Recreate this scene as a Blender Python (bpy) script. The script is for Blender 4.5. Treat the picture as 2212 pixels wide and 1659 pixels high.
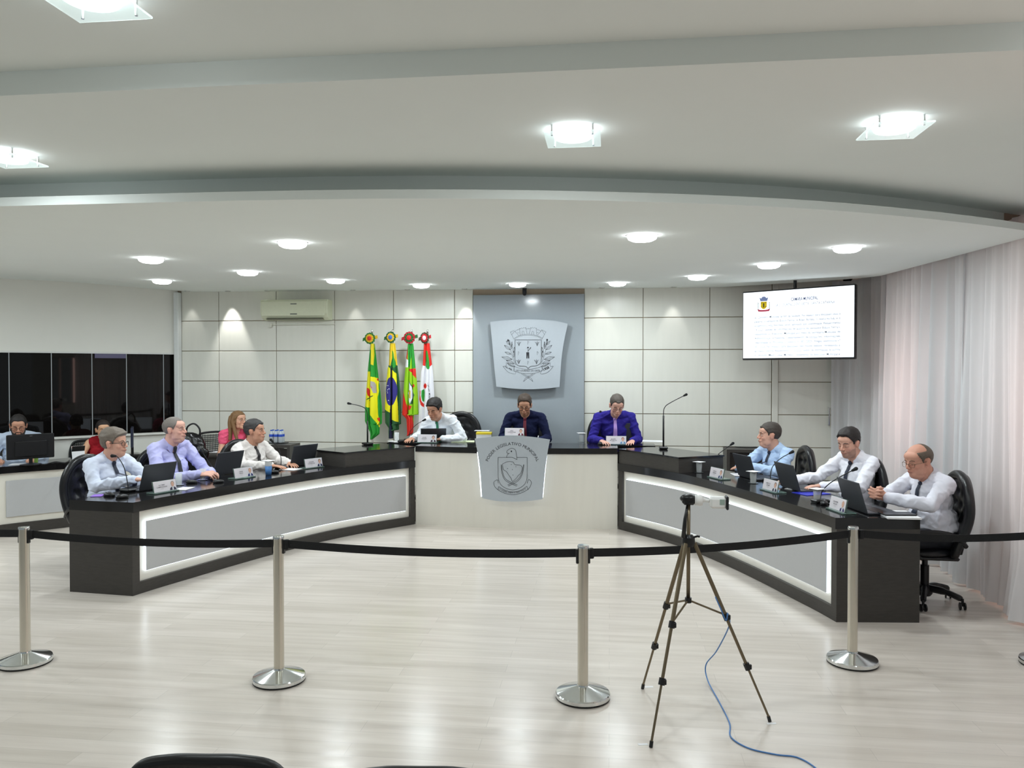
import bpy, math, random
import numpy as np
from mathutils import Vector, Matrix, noise
from mathutils.bvhtree import BVHTree

random.seed(7)
for o in list(bpy.data.objects): bpy.data.objects.remove(o)
SC = bpy.context.scene
COL = SC.collection
PI = math.pi

# ------------------------------------------------------------------ camera
F = 1720.; CX = 1106.; CY = 829.5; CAMH = 1.9
YAW = math.radians(7.0); PIT = math.atan(29.5 / F)
cd = bpy.data.cameras.new('camera'); cam = bpy.data.objects.new('camera', cd); COL.objects.link(cam)
cam.location = (0, 0, CAMH); cam.rotation_euler = (PI / 2 - PIT, 0, YAW)
cd.sensor_fit = 'HORIZONTAL'; cd.sensor_width = 36.; cd.lens = 36. * F / 2212.
cd.clip_start = .05; cd.clip_end = 100
SC.camera = cam

# ------------------------------------------------------------------ light levels and exposure
W = bpy.data.worlds.new('world'); SC.world = W; W.use_nodes = True
W.node_tree.nodes['Background'].inputs[0].default_value = (.84, .96, 1.0, 1)
W.node_tree.nodes['Background'].inputs[1].default_value = .30
SC.view_settings.view_transform = 'Standard'; SC.view_settings.look = 'None'
SC.view_settings.gamma = 1; SC.view_settings.use_curve_mapping = False
SC.view_settings.exposure = 0.0
DOWN_W, GLASS_W, SPOT_W, WINDOW_W = 14.8, 9.0, 14.0, 32.0
SC.cycles.max_bounces = 8; SC.cycles.diffuse_bounces = 5; SC.cycles.glossy_bounces = 4
SC.cycles.transmission_bounces = 6; SC.cycles.transparent_max_bounces = 8
SC.cycles.sample_clamp_indirect = 6; SC.cycles.caustics_reflective = False; SC.cycles.caustics_refractive = False

LAMP_C = (.885, .972, 1.0)
def ray(px, py):
    x = (px - CX) / F; z = (CY - py) / F; y = 1.0
    y, z = y * math.cos(PIT) + z * math.sin(PIT), z * math.cos(PIT) - y * math.sin(PIT)
    return Vector((x * math.cos(YAW) - y * math.sin(YAW), x * math.sin(YAW) + y * math.cos(YAW), z))
def P(px, py, z=None, Y=None, c=None):
    """the point of the room seen at a pixel of the photo, on a level z, a wall plane Y or a ceiling plane c"""
    r = ray(px, py)
    if z is not None: t = (z - CAMH) / r.z
    elif Y is not None: t = Y / r.y
    else: t = c / (r.z - .029 * (r.y * math.cos(YAW) - r.x * math.sin(YAW)))
    return Vector((0, 0, CAMH)) + r * float(t)
def PD(px, d):
    X = (px - CX) / F * d
    return Vector((X * math.cos(YAW) - d * math.sin(YAW), X * math.sin(YAW) + d * math.cos(YAW), 0))
def sm(a, b, x):
    t = min(1, max(0, (x - a) / (b - a))); return t * t * (3 - 2 * t)

# ------------------------------------------------------------------ materials
def srgb(r, g, b):
    f = lambda v: (v / 255 / 12.92) if v <= 10 else ((v / 255 + .055) / 1.055) ** 2.4
    return (f(r), f(g), f(b), 1)
MATS = {}
def mat(name, col, rough=.5, metal=0., var=.04, scale=30., bump=0., emit=0., spec=.5, coat=0., stretch=(1, 1, 1), trans=0., ior=1.45, alpha=1.):
    if name in MATS: return MATS[name]
    m = bpy.data.materials.new(name); m.use_nodes = True; nt = m.node_tree; N = nt.nodes; L = nt.links
    b = N['Principled BSDF']
    b.inputs['Roughness'].default_value = rough; b.inputs['Metallic'].default_value = metal
    b.inputs['Specular IOR Level'].default_value = spec; b.inputs['IOR'].default_value = ior
    b.inputs['Coat Weight'].default_value = coat; b.inputs['Coat Roughness'].default_value = .05
    b.inputs['Transmission Weight'].default_value = trans; b.inputs['Alpha'].default_value = alpha
    tc = N.new('ShaderNodeTexCoord'); mp = N.new('ShaderNodeMapping'); mp.inputs['Scale'].default_value = stretch
    nz = N.new('ShaderNodeTexNoise'); nz.inputs['Scale'].default_value = scale; nz.inputs['Detail'].default_value = 3
    L.new(tc.outputs['Object'], mp.inputs[0]); L.new(mp.outputs[0], nz.inputs['Vector'])
    mx = N.new('ShaderNodeMix'); mx.data_type = 'RGBA'
    mx.inputs[6].default_value = tuple(max(0, c * (1 - var)) for c in col[:3]) + (1,)
    mx.inputs[7].default_value = tuple(min(1, c * (1 + var)) for c in col[:3]) + (1,)
    L.new(nz.outputs['Fac'], mx.inputs[0]); L.new(mx.outputs[2], b.inputs['Base Color'])
    if bump:
        bp = N.new('ShaderNodeBump'); bp.inputs['Strength'].default_value = bump; bp.inputs['Distance'].default_value = .01
        L.new(nz.outputs['Fac'], bp.inputs['Height']); L.new(bp.outputs[0], b.inputs['Normal'])
    if emit:
        b.inputs['Emission Color'].default_value = col; b.inputs['Emission Strength'].default_value = emit
    MATS[name] = m; return m
def attr_mat(name, rough=.6, bump=0., scale=60., spec=.4, emit=0.):
    if name in MATS: return MATS[name]
    m = mat(name, (1, 1, 1, 1), rough, bump=bump, scale=scale, spec=spec, var=.03)
    N = m.node_tree.nodes; L = m.node_tree.links; b = N['Principled BSDF']
    a = N.new('ShaderNodeAttribute'); a.attribute_name = 'Col'
    mm = N.new('ShaderNodeMix'); mm.data_type = 'RGBA'; mm.blend_type = 'MULTIPLY'; mm.inputs[0].default_value = 1
    mx = [n for n in N if n.bl_idname == 'ShaderNodeMix' and n != mm][0]
    L.new(a.outputs['Color'], mm.inputs[6]); L.new(mx.outputs[2], mm.inputs[7]); L.new(mm.outputs[2], b.inputs['Base Color'])
    if emit:
        L.new(a.outputs['Color'], b.inputs['Emission Color']); b.inputs['Emission Strength'].default_value = emit
    return m

M_ceil = mat('white_plaster', srgb(234, 240, 237), .85, var=.012, scale=3)
M_wallp = mat('wall_paint', srgb(236, 236, 230), .7, var=.02, scale=4)
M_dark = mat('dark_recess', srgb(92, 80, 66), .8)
M_blackwood = mat('black_laminate', srgb(64, 61, 58), .42, var=.25, scale=14, stretch=(1, 1, 6), spec=.4)
M_granite = mat('black_granite', srgb(24, 23, 24), .12, var=.5, scale=260, spec=.6)
M_greypanel = mat('grey_panel', srgb(186, 187, 189), .35, var=.02, spec=.5)
M_greywall = mat('grey_gloss_panel', srgb(158, 166, 172), .16, var=.02, spec=.5)
M_plaque = mat('silver_acrylic', srgb(180, 187, 194), .22, var=.02, spec=.5)
M_line = mat('engraved_black', srgb(45, 45, 50), .5)
M_led = mat('led_white', (.80, .90, 1., 1), emit=2.8)
M_lamp = mat('lamp_diffuser', (.95, .98, 1., 1), emit=14.)
M_steel = mat('brushed_steel', srgb(205, 200, 188), .22, 1., var=.05, scale=8, stretch=(1, 1, .1))
M_chrome = mat('polished_steel', srgb(220, 222, 222), .12, 1.)
M_black = mat('black_plastic', srgb(22, 22, 24), .35, var=.1)
M_blackmat = mat('black_webbing', srgb(18, 18, 20), .75, var=.2, scale=200, bump=.2)
M_leather = mat('black_leather', srgb(20, 20, 23), .3, var=.3, scale=90, bump=.12, spec=.55)
M_laptop = mat('laptop_lid', srgb(74, 76, 82), .42, .3, var=.05)
M_screen = mat('dark_screen', srgb(14, 15, 18), .12)
M_white = mat('white_paper', srgb(240, 240, 242), .7)
M_cardm = mat('name_card', srgb(232, 226, 232), .5)
M_glass = mat('clear_glass', (.93, .97, .97, 1), .05, var=0, alpha=.32, spec=.9)
M_gglass = mat('green_edge_glass', (.55, .82, .72, 1), .03, trans=.8, var=.05)
M_ac = mat('aircon_shell', srgb(222, 226, 200), .4)
M_bronze = mat('tripod_bronze', srgb(120, 108, 88), .35, .8)
M_cloth = attr_mat('flag_cloth', .65, bump=.1, scale=300)
M_skin = attr_mat('skin', .5, bump=.05, scale=200)
M_art = attr_mat('printed_colours', .6)

# plank floor
def floor_mat():
    m = bpy.data.materials.new('pale_plank_floor'); m.use_nodes = True; nt = m.node_tree; N = nt.nodes; L = nt.links; b = N['Principled BSDF']
    tc = N.new('ShaderNodeTexCoord')
    br = N.new('ShaderNodeTexBrick'); br.inputs['Scale'].default_value = 1; br.inputs['Brick Width'].default_value = 1.3; br.inputs['Row Height'].default_value = .13
    br.inputs['Mortar Size'].default_value = .0012; br.offset = .5; br.offset_frequency = 2
    br.inputs['Color1'].default_value = srgb(226, 217, 208); br.inputs['Color2'].default_value = srgb(216, 207, 197); br.inputs['Mortar'].default_value = srgb(200, 192, 184)
    L.new(tc.outputs['Object'], br.inputs['Vector'])
    mp = N.new('ShaderNodeMapping'); mp.inputs['Scale'].default_value = (.9, 11, 1); L.new(tc.outputs['Object'], mp.inputs[0])
    nz = N.new('ShaderNodeTexNoise'); nz.inputs['Scale'].default_value = 1.6; nz.inputs['Detail'].default_value = 5; L.new(mp.outputs[0], nz.inputs['Vector'])
    cr = N.new('ShaderNodeValToRGB'); cr.color_ramp.elements[0].position = .3; cr.color_ramp.elements[0].color = (.84, .82, .81, 1)
    cr.color_ramp.elements[1].position = .7; cr.color_ramp.elements[1].color = (1, 1, 1, 1); L.new(nz.outputs['Fac'], cr.inputs[0])
    mx = N.new('ShaderNodeMix'); mx.data_type = 'RGBA'; mx.blend_type = 'MULTIPLY'; mx.inputs[0].default_value = .8
    L.new(br.outputs['Color'], mx.inputs[6]); L.new(cr.outputs[0], mx.inputs[7]); L.new(mx.outputs[2], b.inputs['Base Color'])
    mr = N.new('ShaderNodeMapRange'); mr.inputs[3].default_value = .16; mr.inputs[4].default_value = .30; L.new(nz.outputs['Fac'], mr.inputs[0]); L.new(mr.outputs[0], b.inputs['Roughness'])
    bp = N.new('ShaderNodeBump'); bp.inputs['Strength'].default_value = .05; bp.inputs['Distance'].default_value = .01; L.new(nz.outputs['Fac'], bp.inputs['Height']); L.new(bp.outputs[0], b.inputs['Normal'])
    b.inputs['Specular IOR Level'].default_value = .5
    return m
M_floor = floor_mat()
M_wpanel = mat('pale_wood_panel', srgb(228, 228, 219), .3, var=.045, scale=5, stretch=(3, 3, .35), spec=.5)
M_whitefront = mat('pale_wood_front', srgb(226, 222, 212), .35, var=.04, scale=5, stretch=(3, 3, .3))
def curtain_mat():
    m = bpy.data.materials.new('sheer_curtain'); m.use_nodes = True; nt = m.node_tree; N = nt.nodes; L = nt.links
    N.remove(N['Principled BSDF']); out = N['Material Output']
    nz = N.new('ShaderNodeTexNoise'); nz.inputs['Scale'].default_value = 4
    cr = N.new('ShaderNodeValToRGB'); cr.color_ramp.elements[0].color = srgb(222, 224, 226); cr.color_ramp.elements[1].color = srgb(234, 235, 237); L.new(nz.outputs['Fac'], cr.inputs[0])
    d = N.new('ShaderNodeBsdfDiffuse'); t = N.new('ShaderNodeBsdfTranslucent'); x = N.new('ShaderNodeMixShader'); x.inputs[0].default_value = .27
    L.new(cr.outputs[0], d.inputs[0]); L.new(cr.outputs[0], t.inputs[0]); L.new(d.outputs[0], x.inputs[1]); L.new(t.outputs[0], x.inputs[2]); L.new(x.outputs[0], out.inputs[0])
    return m
M_curtain = curtain_mat()

# ------------------------------------------------------------------ mesh building helpers
class MB:
    def __init__(s): s.v = []; s.f = []; s.c = []
    def add(s, v, f, M=None, col=None):
        o = len(s.v)
        s.v += [tuple(M @ Vector(p)) for p in v] if M is not None else [tuple(p) for p in v]
        s.f += [tuple(i + o for i in q) for q in f]; s.c += [col] * len(f); return s
    def box(s, c, d, M=None, col=None, rz=0, bev=0):
        x, y, z = d[0] / 2, d[1] / 2, d[2] / 2
        if bev:
            b = min(bev, x * .9, y * .9, z * .9); v = []; f = []
            for zz, k in ((-z, b), (-z + b, 0), (z - b, 0), (z, b)):
                for (px, py) in ((-x + k + b * (k == 0), -y + k), (x - k - b * (k == 0), -y + k), (x - k, -y + k + b * (k == 0)), (x - k, y - k - b * (k == 0)),
                                 (x - k - b * (k == 0), y - k), (-x + k + b * (k == 0), y - k), (-x + k, y - k - b * (k == 0)), (-x + k, -y + k + b * (k == 0))):
                    v.append((px, py, zz))
            for r in range(3):
                for i in range(8): f.append((r * 8 + i, r * 8 + (i + 1) % 8, r * 8 + 8 + (i + 1) % 8, r * 8 + 8 + i))
            f.append(tuple(range(7, -1, -1))); f.append(tuple(range(24, 32)))
        else:
            v = [(i * x, j * y, k * z) for k in (-1, 1) for j in (-1, 1) for i in (-1, 1)]
            f = [(0, 2, 3, 1), (4, 5, 7, 6), (0, 1, 5, 4), (2, 6, 7, 3), (0, 4, 6, 2), (1, 3, 7, 5)]
        T = Matrix.Translation(c) @ Matrix.Rotation(rz, 4, 'Z')
        return s.add(v, f, (M @ T) if M is not None else T, col)
    def tube(s, pts, r, n=8, col=None, caps=True, closed=False):
        pts = [Vector(p) for p in pts]; K = len(pts); rs = r if isinstance(r, (list, tuple)) else [r] * K
        v = []; f = []; up = None
        for i, p in enumerate(pts):
            a = pts[(i - 1) % K] if (i > 0 or closed) else p; b = pts[(i + 1) % K] if (i < K - 1 or closed) else p
            t = (b - a).normalized() if (b - a).length > 1e-9 else Vector((0, 0, 1))
            if up is None: up = Vector((0, 0, 1)) if abs(t.z) < .9 else Vector((0, 1, 0))
            x = t.cross(up); x = x.normalized() if x.length > 1e-6 else Vector((1, 0, 0)); up = x.cross(t).normalized()
            for k in range(n):
                an = 2 * PI * (k + .5) / n; v.append(p + (x * math.cos(an) + up * math.sin(an)) * rs[i])
        for i in range(K if closed else K - 1):
            for k in range(n):
                a = i * n + k; b = i * n + (k + 1) % n; c = ((i + 1) % K) * n + (k + 1) % n; d = ((i + 1) % K) * n + k; f.append((a, b, c, d))
        if caps and not closed: f.append(tuple(range(n - 1, -1, -1))); f.append(tuple((K - 1) * n + k for k in range(n)))
        return s.add(v, f, None, col)
    def lathe(s, prof, c=(0, 0, 0), n=24, M=None, col=None, sx=1, sy=1):
        v = []; f = []
        for (r, z) in prof:
            for k in range(n): a = 2 * PI * k / n; v.append((c[0] + r * sx * math.cos(a), c[1] + r * sy * math.sin(a), c[2] + z))
        for i in range(len(prof) - 1):
            for k in range(n): f.append((i * n + k, i * n + (k + 1) % n, (i + 1) * n + (k + 1) % n, (i + 1) * n + k))
        f.append(tuple(range(n - 1, -1, -1))); f.append(tuple((len(prof) - 1) * n + k for k in range(n)))
        return s.add(v, f, M, col)
    def ell(s, c, r, n=16, R=None, col=None):
        v = [(0, 0, -1)]; f = []; m = n // 2
        for i in range(1, m):
            t = PI * i / m
            for k in range(n): a = 2 * PI * k / n; v.append((math.sin(t) * math.cos(a), math.sin(t) * math.sin(a), -math.cos(t)))
        v.append((0, 0, 1))
        for k in range(n): f.append((0, 1 + (k + 1) % n, 1 + k)); f.append((len(v) - 1, 1 + (m - 2) * n + k, 1 + (m - 2) * n + (k + 1) % n))
        for i in range(m - 2):
            for k in range(n): f.append((1 + i * n + k, 1 + i * n + (k + 1) % n, 1 + (i + 1) * n + (k + 1) % n, 1 + (i + 1) * n + k))
        if not isinstance(r, (tuple, list)): r = (r, r, r)
        T = Matrix.Translation(c) @ (R.to_4x4() if R is not None else Matrix.Identity(4)) @ Matrix.Diagonal((r[0], r[1], r[2], 1))
        return s.add(v, f, T, col)
    def cap(s, p0, p1, r0, r1, n=14, flat=1., side=None, col=None):
        """closed tapered capsule; flat squashes it across 'side'"""
        p0 = Vector(p0); p1 = Vector(p1); t = (p1 - p0); L = t.length; t = t / max(L, 1e-6)
        sd = Vector(side) if side is not None else (Vector((0, 0, 1)) if abs(t.z) < .9 else Vector((0, 1, 0)))
        y = (sd - t * sd.dot(t)).normalized(); x = y.cross(t)
        rows = [(-r0 * math.cos(a), r0 * math.sin(a)) for a in (0.02, .4, .8, 1.2)] + [(0, r0), (L * .5, (r0 + r1) / 2), (L, r1)] + [(L + r1 * math.sin(a), r1 * math.cos(a)) for a in (.4, .8, 1.2, 1.55)]
        v = []; f = []
        for (h, r) in rows:
            for k in range(n): a = 2 * PI * k / n; v.append(p0 + t * h + x * (r * math.cos(a)) + y * (r * flat * math.sin(a)))
        for i in range(len(rows) - 1):
            for k in range(n): f.append((i * n + k, i * n + (k + 1) % n, (i + 1) * n + (k + 1) % n, (i + 1) * n + k))
        f.append(tuple(range(n - 1, -1, -1))); f.append(tuple((len(rows) - 1) * n + k for k in range(n)))
        return s.add(v, f, None, col)
    def poly(s, pts, ax, depth, col=None):
        """extruded polygon: pts are 3D, extruded along vector depth"""
        n = len(pts); d = Vector(depth); v = [Vector(p) for p in pts] + [Vector(p) + d for p in pts]
        f = [tuple(range(n - 1, -1, -1)), tuple(range(n, 2 * n))] + [(i, (i + 1) % n, n + (i + 1) % n, n + i) for i in range(n)]
        return s.add(v, f, None, col)
    def mesh(s, name, m, smooth=False):
        me = bpy.data.meshes.new(name); me.from_pydata(s.v, [], s.f); me.validate(); me.update()
        if m: me.materials.append(m)
        if any(c is not None for c in s.c) and len(me.polygons) == len(s.f):
            a = me.color_attributes.new('Col', 'FLOAT_COLOR', 'CORNER'); buf = np.ones((len(me.loops), 4), np.float32)
            for p in me.polygons:
                c = s.c[p.index] or (1, 1, 1, 1)
                for li in p.loop_indices: buf[li] = c
            a.data.foreach_set('color', buf.ravel())
        if smooth: me.shade_smooth() if smooth is True else me.set_sharp_from_angle(angle=smooth)
        if smooth and smooth is not True:
            me.shade_smooth(); me.set_sharp_from_angle(angle=smooth)
        return me
    def build(s, name, m, parent=None, smooth=False, bevel=0, loc=None, rz=0):
        o = bpy.data.objects.new(name, s.mesh(name, m, smooth)); COL.objects.link(o)
        if parent: o.parent = parent
        if loc is not None: o.location = loc
        if rz: o.rotation_euler = (0, 0, rz)
        if bevel: b = o.modifiers.new('bevel', 'BEVEL'); b.width = bevel; b.segments = 2; b.limit_method = 'ANGLE'
        return o
def tag(o, label, cat, group=None):
    o['label'] = label; o['category'] = cat
    if group: o['group'] = group
    return o
def thing(name, label, cat, loc=(0, 0, 0), rz=0, group=None):
    o = bpy.data.objects.new(name, None); COL.objects.link(o); o.location = loc; o.rotation_euler = (0, 0, rz); o.empty_display_size = .1
    return tag(o, label, cat, group)
def struct(o): o['kind'] = 'structure'; return o
def kids(o): return [c for c in bpy.data.objects if c.parent == o]
def copy_tree(o, loc=None, rz=None, label=None, parent=None):
    c = o.copy(); COL.objects.link(c)
    if parent: c.parent = parent
    if loc is not None: c.location = loc
    if rz is not None: c.rotation_euler = (0, 0, rz)
    if label: c['label'] = label
    for k in kids(o): copy_tree(k, parent=c)
    return c
def spline(pts, n=8, closed=False):
    pts = [Vector(p) for p in pts]; K = len(pts); out = []
    for i in range(K if closed else K - 1):
        g = (lambda j: pts[j % K]) if closed else (lambda j: pts[min(max(j, 0), K - 1)])
        p0, p1, p2, p3 = g(i - 1), g(i), g(i + 1), g(i + 2)
        for k in range(n):
            t = k / n
            out.append(.5 * ((2 * p1) + (p2 - p0) * t + (2 * p0 - 5 * p1 + 4 * p2 - p3) * t * t + (3 * p1 - p0 - 3 * p2 + p3) * t ** 3))
    if not closed: out.append(pts[-1])
    return out
def area(name, loc, size, watt, parent=None, color=(1, 1, 1), shape='DISK', size_y=None, rot=(0, 0, 0), spread=PI):
    l = bpy.data.lights.new(name, 'AREA'); l.shape = shape; l.size = size; l.energy = watt; l.color = color; l.spread = spread
    if size_y: l.size_y = size_y
    o = bpy.data.objects.new(name, l); COL.objects.link(o); o.location = loc; o.rotation_euler = rot
    if parent: o.parent = parent
    return o

# text as mesh
_tc = {}
def text_geo(s, size=1., align='CENTER', bold=0.):
    k = (s, align, bold)
    if k not in _tc:
        cu = bpy.data.curves.new('lettering', 'FONT'); cu.body = s; cu.size = 1; cu.align_x = align; cu.offset = bold; cu.resolution_u = 3
        o = bpy.data.objects.new('lettering', cu); COL.objects.link(o); dg = bpy.context.evaluated_depsgraph_get()
        me = o.evaluated_get(dg).to_mesh()
        _tc[k] = ([v.co.copy() for v in me.vertices], [tuple(p.vertices) for p in me.polygons])
        o.evaluated_get(dg).to_mesh_clear(); bpy.data.objects.remove(o); bpy.data.curves.remove(cu)
    v, f = _tc[k]
    return [(p.x * size, p.y * size, 0) for p in v], f
def put_text(mb, s, origin, right, up, size, align='CENTER', bold=0., col=None, fit=None):
    v, f = text_geo(s, 1, align, bold)
    if not v: return
    sx = size
    if fit:
        w = max(p[0] for p in v) - min(p[0] for p in v); sx = fit / w
    right = Vector(right); up = Vector(up); origin = Vector(origin)
    mb.add([origin + right * (p[0] * sx) + up * (p[1] * size) for p in v], f, None, col)

# ================================================================== ROOM SHELL
YW = 11.06; XC = -1.14
mb = MB(); mb.box((-1.5, 4.2, -.05), (17, 16.4, .1)); struct(mb.build('floor', M_floor))
cz = lambda c, X, Y: CAMH + c + .029 * (Y * math.cos(YAW) - X * math.sin(YAW))
def z1(X, Y): return cz(.81, X, Y) + .085 * sm(-5.8, -7.6, X) if X < -5.8 else cz(.81, X, Y)
def interp(pts, x):
    if x <= pts[0][0]: return pts[0][1]
    for a, b in zip(pts, pts[1:]):
        if x <= b[0]: return a[1] + (b[1] - a[1]) * (x - a[0]) / (b[0] - a[0])
    return pts[-1][1]
FR = [(p.x, p.y) for p in spline([(-3, 4.2, 0), (-2.1, 4.2, 0), (-1.3, 4.235, 0), (-.548, 4.338, 0), (.21, 4.515, 0), (.8, 4.71, 0), (1.31, 4.93, 0), (1.924, 5.28, 0), (2.4, 5.6, 0), (2.85, 5.935, 0), (3.3, 6.3, 0)], 6)]
BK = [(1.38, YW), (1.6, 10.93), (2.03, 10.6), (2.5, 10.2), (2.8, 9.92), (2.96, 9.72), (3.05, 9.5), (3.1, 9.2)]
front = lambda X: interp(FR, X)
back = lambda X: interp(BK, X)
XS = [-11, -9.5, -8.5, -7.8, -7.2, -6.6, -6, -5] + [-3.4 + .2 * i for i in range(24)] + [1.38, 1.5, 1.6, 1.8, 2.03, 2.2, 2.4, 2.5, 2.65, 2.8, 2.9, 2.96, 3.0, 3.03, 3.05]
XS = sorted(set(round(x, 3) for x in XS))
# lowest ceiling: slab with a lip, a recessed cove face behind it
mb = MB(); v = []; NY = 5
for X in XS:
    a, b = front(X), back(X)
    for j in range(NY + 1): Y = a + (b - a) * j / NY; v.append((X, Y, z1(X, Y)))
f = [(i * (NY + 1) + j, i * (NY + 1) + j + 1, (i + 1) * (NY + 1) + j + 1, (i + 1) * (NY + 1) + j) for i in range(len(XS) - 1) for j in range(NY)]
mb.add(v, f)
def strip(mb, pa, pb):
    n = len(pa); mb.add(list(pa) + list(pb), [(i, i + 1, n + i + 1, n + i) for i in range(n - 1)])
lipb = [(X, front(X), z1(X, front(X))) for X in XS]; lipt = [(x, y, z + .05) for x, y, z in lipb]
cv = []
for i, X in enumerate(XS):
    d = .26; dx = (front(X + .05) - front(X - .05)) / .1; n = Vector((-dx, 1, 0)).normalized()
    cv.append((X + n.x * d, front(X) + n.y * d))
cvb = [(x, y, z1(x, y) + .05) for x, y in cv]; cvt = [(x, y, cz(.99, x, y) + .01) for x, y in cv]
strip(mb, lipb, lipt); strip(mb, lipt, cvb); strip(mb, cvb, cvt)
bkb = [(X, back(X), z1(X, back(X))) for X in XS if X >= 1.38] + [(3.05, 6.1, z1(3.05, 6.1))]
strip(mb, bkb, [(x, y, z + .09) for x, y, z in bkb])
struct(mb.build('ceiling', M_ceil))
# middle ceiling level
FY2 = lambda X: F2A + (F2B - F2A) * (X - F2X0) / (F2X1 - F2X0)
pa, pb = P(0, 207, c=.99), P(2212, 108, c=.99); F2X0, F2A, F2X1, F2B = pa.x, pa.y, pb.x, pb.y
mb = MB(); a = [(X, FY2(X), cz(.99, X, FY2(X))) for X in XS + [3.6]]; b = [(x, y, cz(.99, x, y)) for x, y in cv] + [(3.6, 6.8, cz(.99, 3.6, 6.8))]
strip(mb, a, b); at = [(x, y, cz(1.084, x, y)) for x, y, z in a]; strip(mb, a, at)
struct(mb.build('ceiling_middle', M_ceil))
mb = MB(); strip(mb, at, [(x, -3.5, cz(1.084, x, -3.5)) for x, y, z in a]); struct(mb.build('ceiling_front', M_ceil))
# upper slab over the cove at the curtain corner
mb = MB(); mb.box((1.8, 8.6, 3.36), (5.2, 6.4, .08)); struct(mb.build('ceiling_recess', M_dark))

# back wall of pale panels with brown joints
seam = [392, 473, 597, 723, 850, 982, 1022]; seam2 = [1262, 1389, 1533, 1667]; rows_py = [628, 689, 757, 825, 892, 959]
zr = [P(1022, y, Y=YW).z for y in rows_py]; dz = (zr[1] - zr[5]) / 4; zs = [3.36, zr[1]] + [zr[1] - dz * k for k in range(1, 5)] + [zr[1] - dz * 5, 0.0]
xsA = [P(x, 757, Y=YW).x for x in seam]; xsB = [P(x, 757, Y=YW).x for x in seam2]
M_joint = mat('panel_joint', srgb(168, 152, 132), .7)
mb = MB(); mb.box((-1.6, YW + .08, 1.7), (9.6, .12, 3.4)); wb = struct(mb.build('wall_back', M_joint))
mb = MB()
for xs in (xsA, xsB):
    for i in range(len(xs) - 1):
        for j in range(len(zs) - 1):
            x0, x1, za, zb = xs[i] + .004, xs[i + 1] - .004, zs[j + 1] + .005, zs[j] - .005
            mb.box(((x0 + x1) / 2, YW + .009, (za + zb) / 2), (x1 - x0, .018, zb - za), bev=.003)
mb.build('wall_panels', M_wpanel, wb)
mb = MB(); x0 = P(1668, 757, Y=YW).x; x1 = P(1681, 757, Y=YW).x; mb.box(((x0 + x1) / 2, YW - .002, 1.68), (x1 - x0, .03, 3.36), bev=.006); struct(mb.build('trim_1', M_wpanel))
x2 = P(1800, 757, Y=YW).x + .12
mb = MB()
for j in range(len(zs) - 1):
    za, zb = zs[j + 1] + .005, zs[j] - .005; mb.box(((x1 + x2) / 2, YW + .009, (za + zb) / 2), (x2 - x1 - .008, .018, zb - za), bev=.003)
d1 = struct(mb.build('door_1', M_wpanel)); d1['label'] = 'panelled door leaf flush with the back wall beside the curtain'
h0 = P(1792, 878, Y=YW - .05); h1 = P(1792, 922, Y=YW - .05); mb = MB(); mb.tube([(h0.x, YW, h0.z - .02), (h0.x, YW - .05, h0.z - .02), (h0.x, YW - .05, h1.z + .02), (h0.x, YW, h1.z + .02)], .009)
mb.build('door_handle', M_chrome, d1)
# grey glossy panel behind the president
gx0, gx1 = P(1022, 757, Y=YW - .03).x, P(1262, 757, Y=YW - .03).x; gzt = P(1140, 636, Y=YW - .04).z
mb = MB(); mb.box(((gx0 + gx1) / 2, YW - .012, gzt / 2), (gx1 - gx0, .04, gzt)); struct(mb.build('trim_2', M_greywall, bevel=.003))
# left wall: curved path, knee wall, dark glazing, white wall above
LP = [PD(385, 11.74), PD(330, 11.5), PD(222, 11.1), PD(108, 10.7), PD(0, 10.4), PD(-150, 10.0), PD(-420, 9.3)]
LPs = spline(LP, 6); SILL, WTOP = .975, 2.145
def wallstrip(mb, path, za, zb, t=.12):
    for a, b in zip(path, path[1:]):
        d = (b - a); d.z = 0; n = Vector((-d.y, d.x, 0)).normalized() * t
        if n.x > 0: n = -n
        mb.poly([(a.x, a.y, za), (b.x, b.y, za), (b.x, b.y, zb), (a.x, a.y, zb)], None, n)
mb = MB(); wallstrip(mb, LPs, 0, SILL, .12); wallstrip(mb, LPs, WTOP, 3.4, .12); struct(mb.build('wall_left', M_wallp, smooth=.6))
mb = MB(); wallstrip(mb, [p + Vector((.05, -.03, 0)) for p in LPs], SILL, SILL + .025, .2); struct(mb.build('trim_3', M_wallp))
mb = MB(); wallstrip(mb, [p + Vector((.012, -.008, 0)) for p in LPs], WTOP - .012, WTOP + .01, .03); struct(mb.build('trim_4', mat('pale_trim', srgb(225, 226, 224), .4)))
M_tint = mat('tinted_glass', srgb(16, 14, 13), .03, var=.3, scale=2, spec=.35)
wn = bpy.data.objects.new('window_1', None); COL.objects.link(wn); struct(wn)
full = []; s_ = 0
panes = [385, 356, 276, 201, 114, 21, -75, -180, -420]
def lp_at(px):   # point of the path seen at column px
    best = None
    for a, b in zip(LPs, LPs[1:]):
        for k in range(10):
            p = a.lerp(b, k / 10); r = ray(px, 800); e = abs(p.x * r.y - p.y * r.x)
            if best is None or e < best[0]: best = (e, p.copy())
    return best[1]
off = Vector((-.03, .02, 0))
for i in range(len(panes) - 1):
    a, b = lp_at(panes[i]) + off, lp_at(panes[i + 1]) + off; d = (b - a).normalized(); a += d * .006; b -= d * .006
    mb = MB(); wallstrip(mb, [a, (a + b) / 2, b], SILL + .02, WTOP - .01, .012); mb.build('pane', M_tint, wn)
    mb = MB(); mb.box((b.x, b.y, (SILL + WTOP) / 2), (.005, .005, WTOP - SILL)); mb.build('mullion', mat('mullion', srgb(58, 53, 48), .5), wn)
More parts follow.
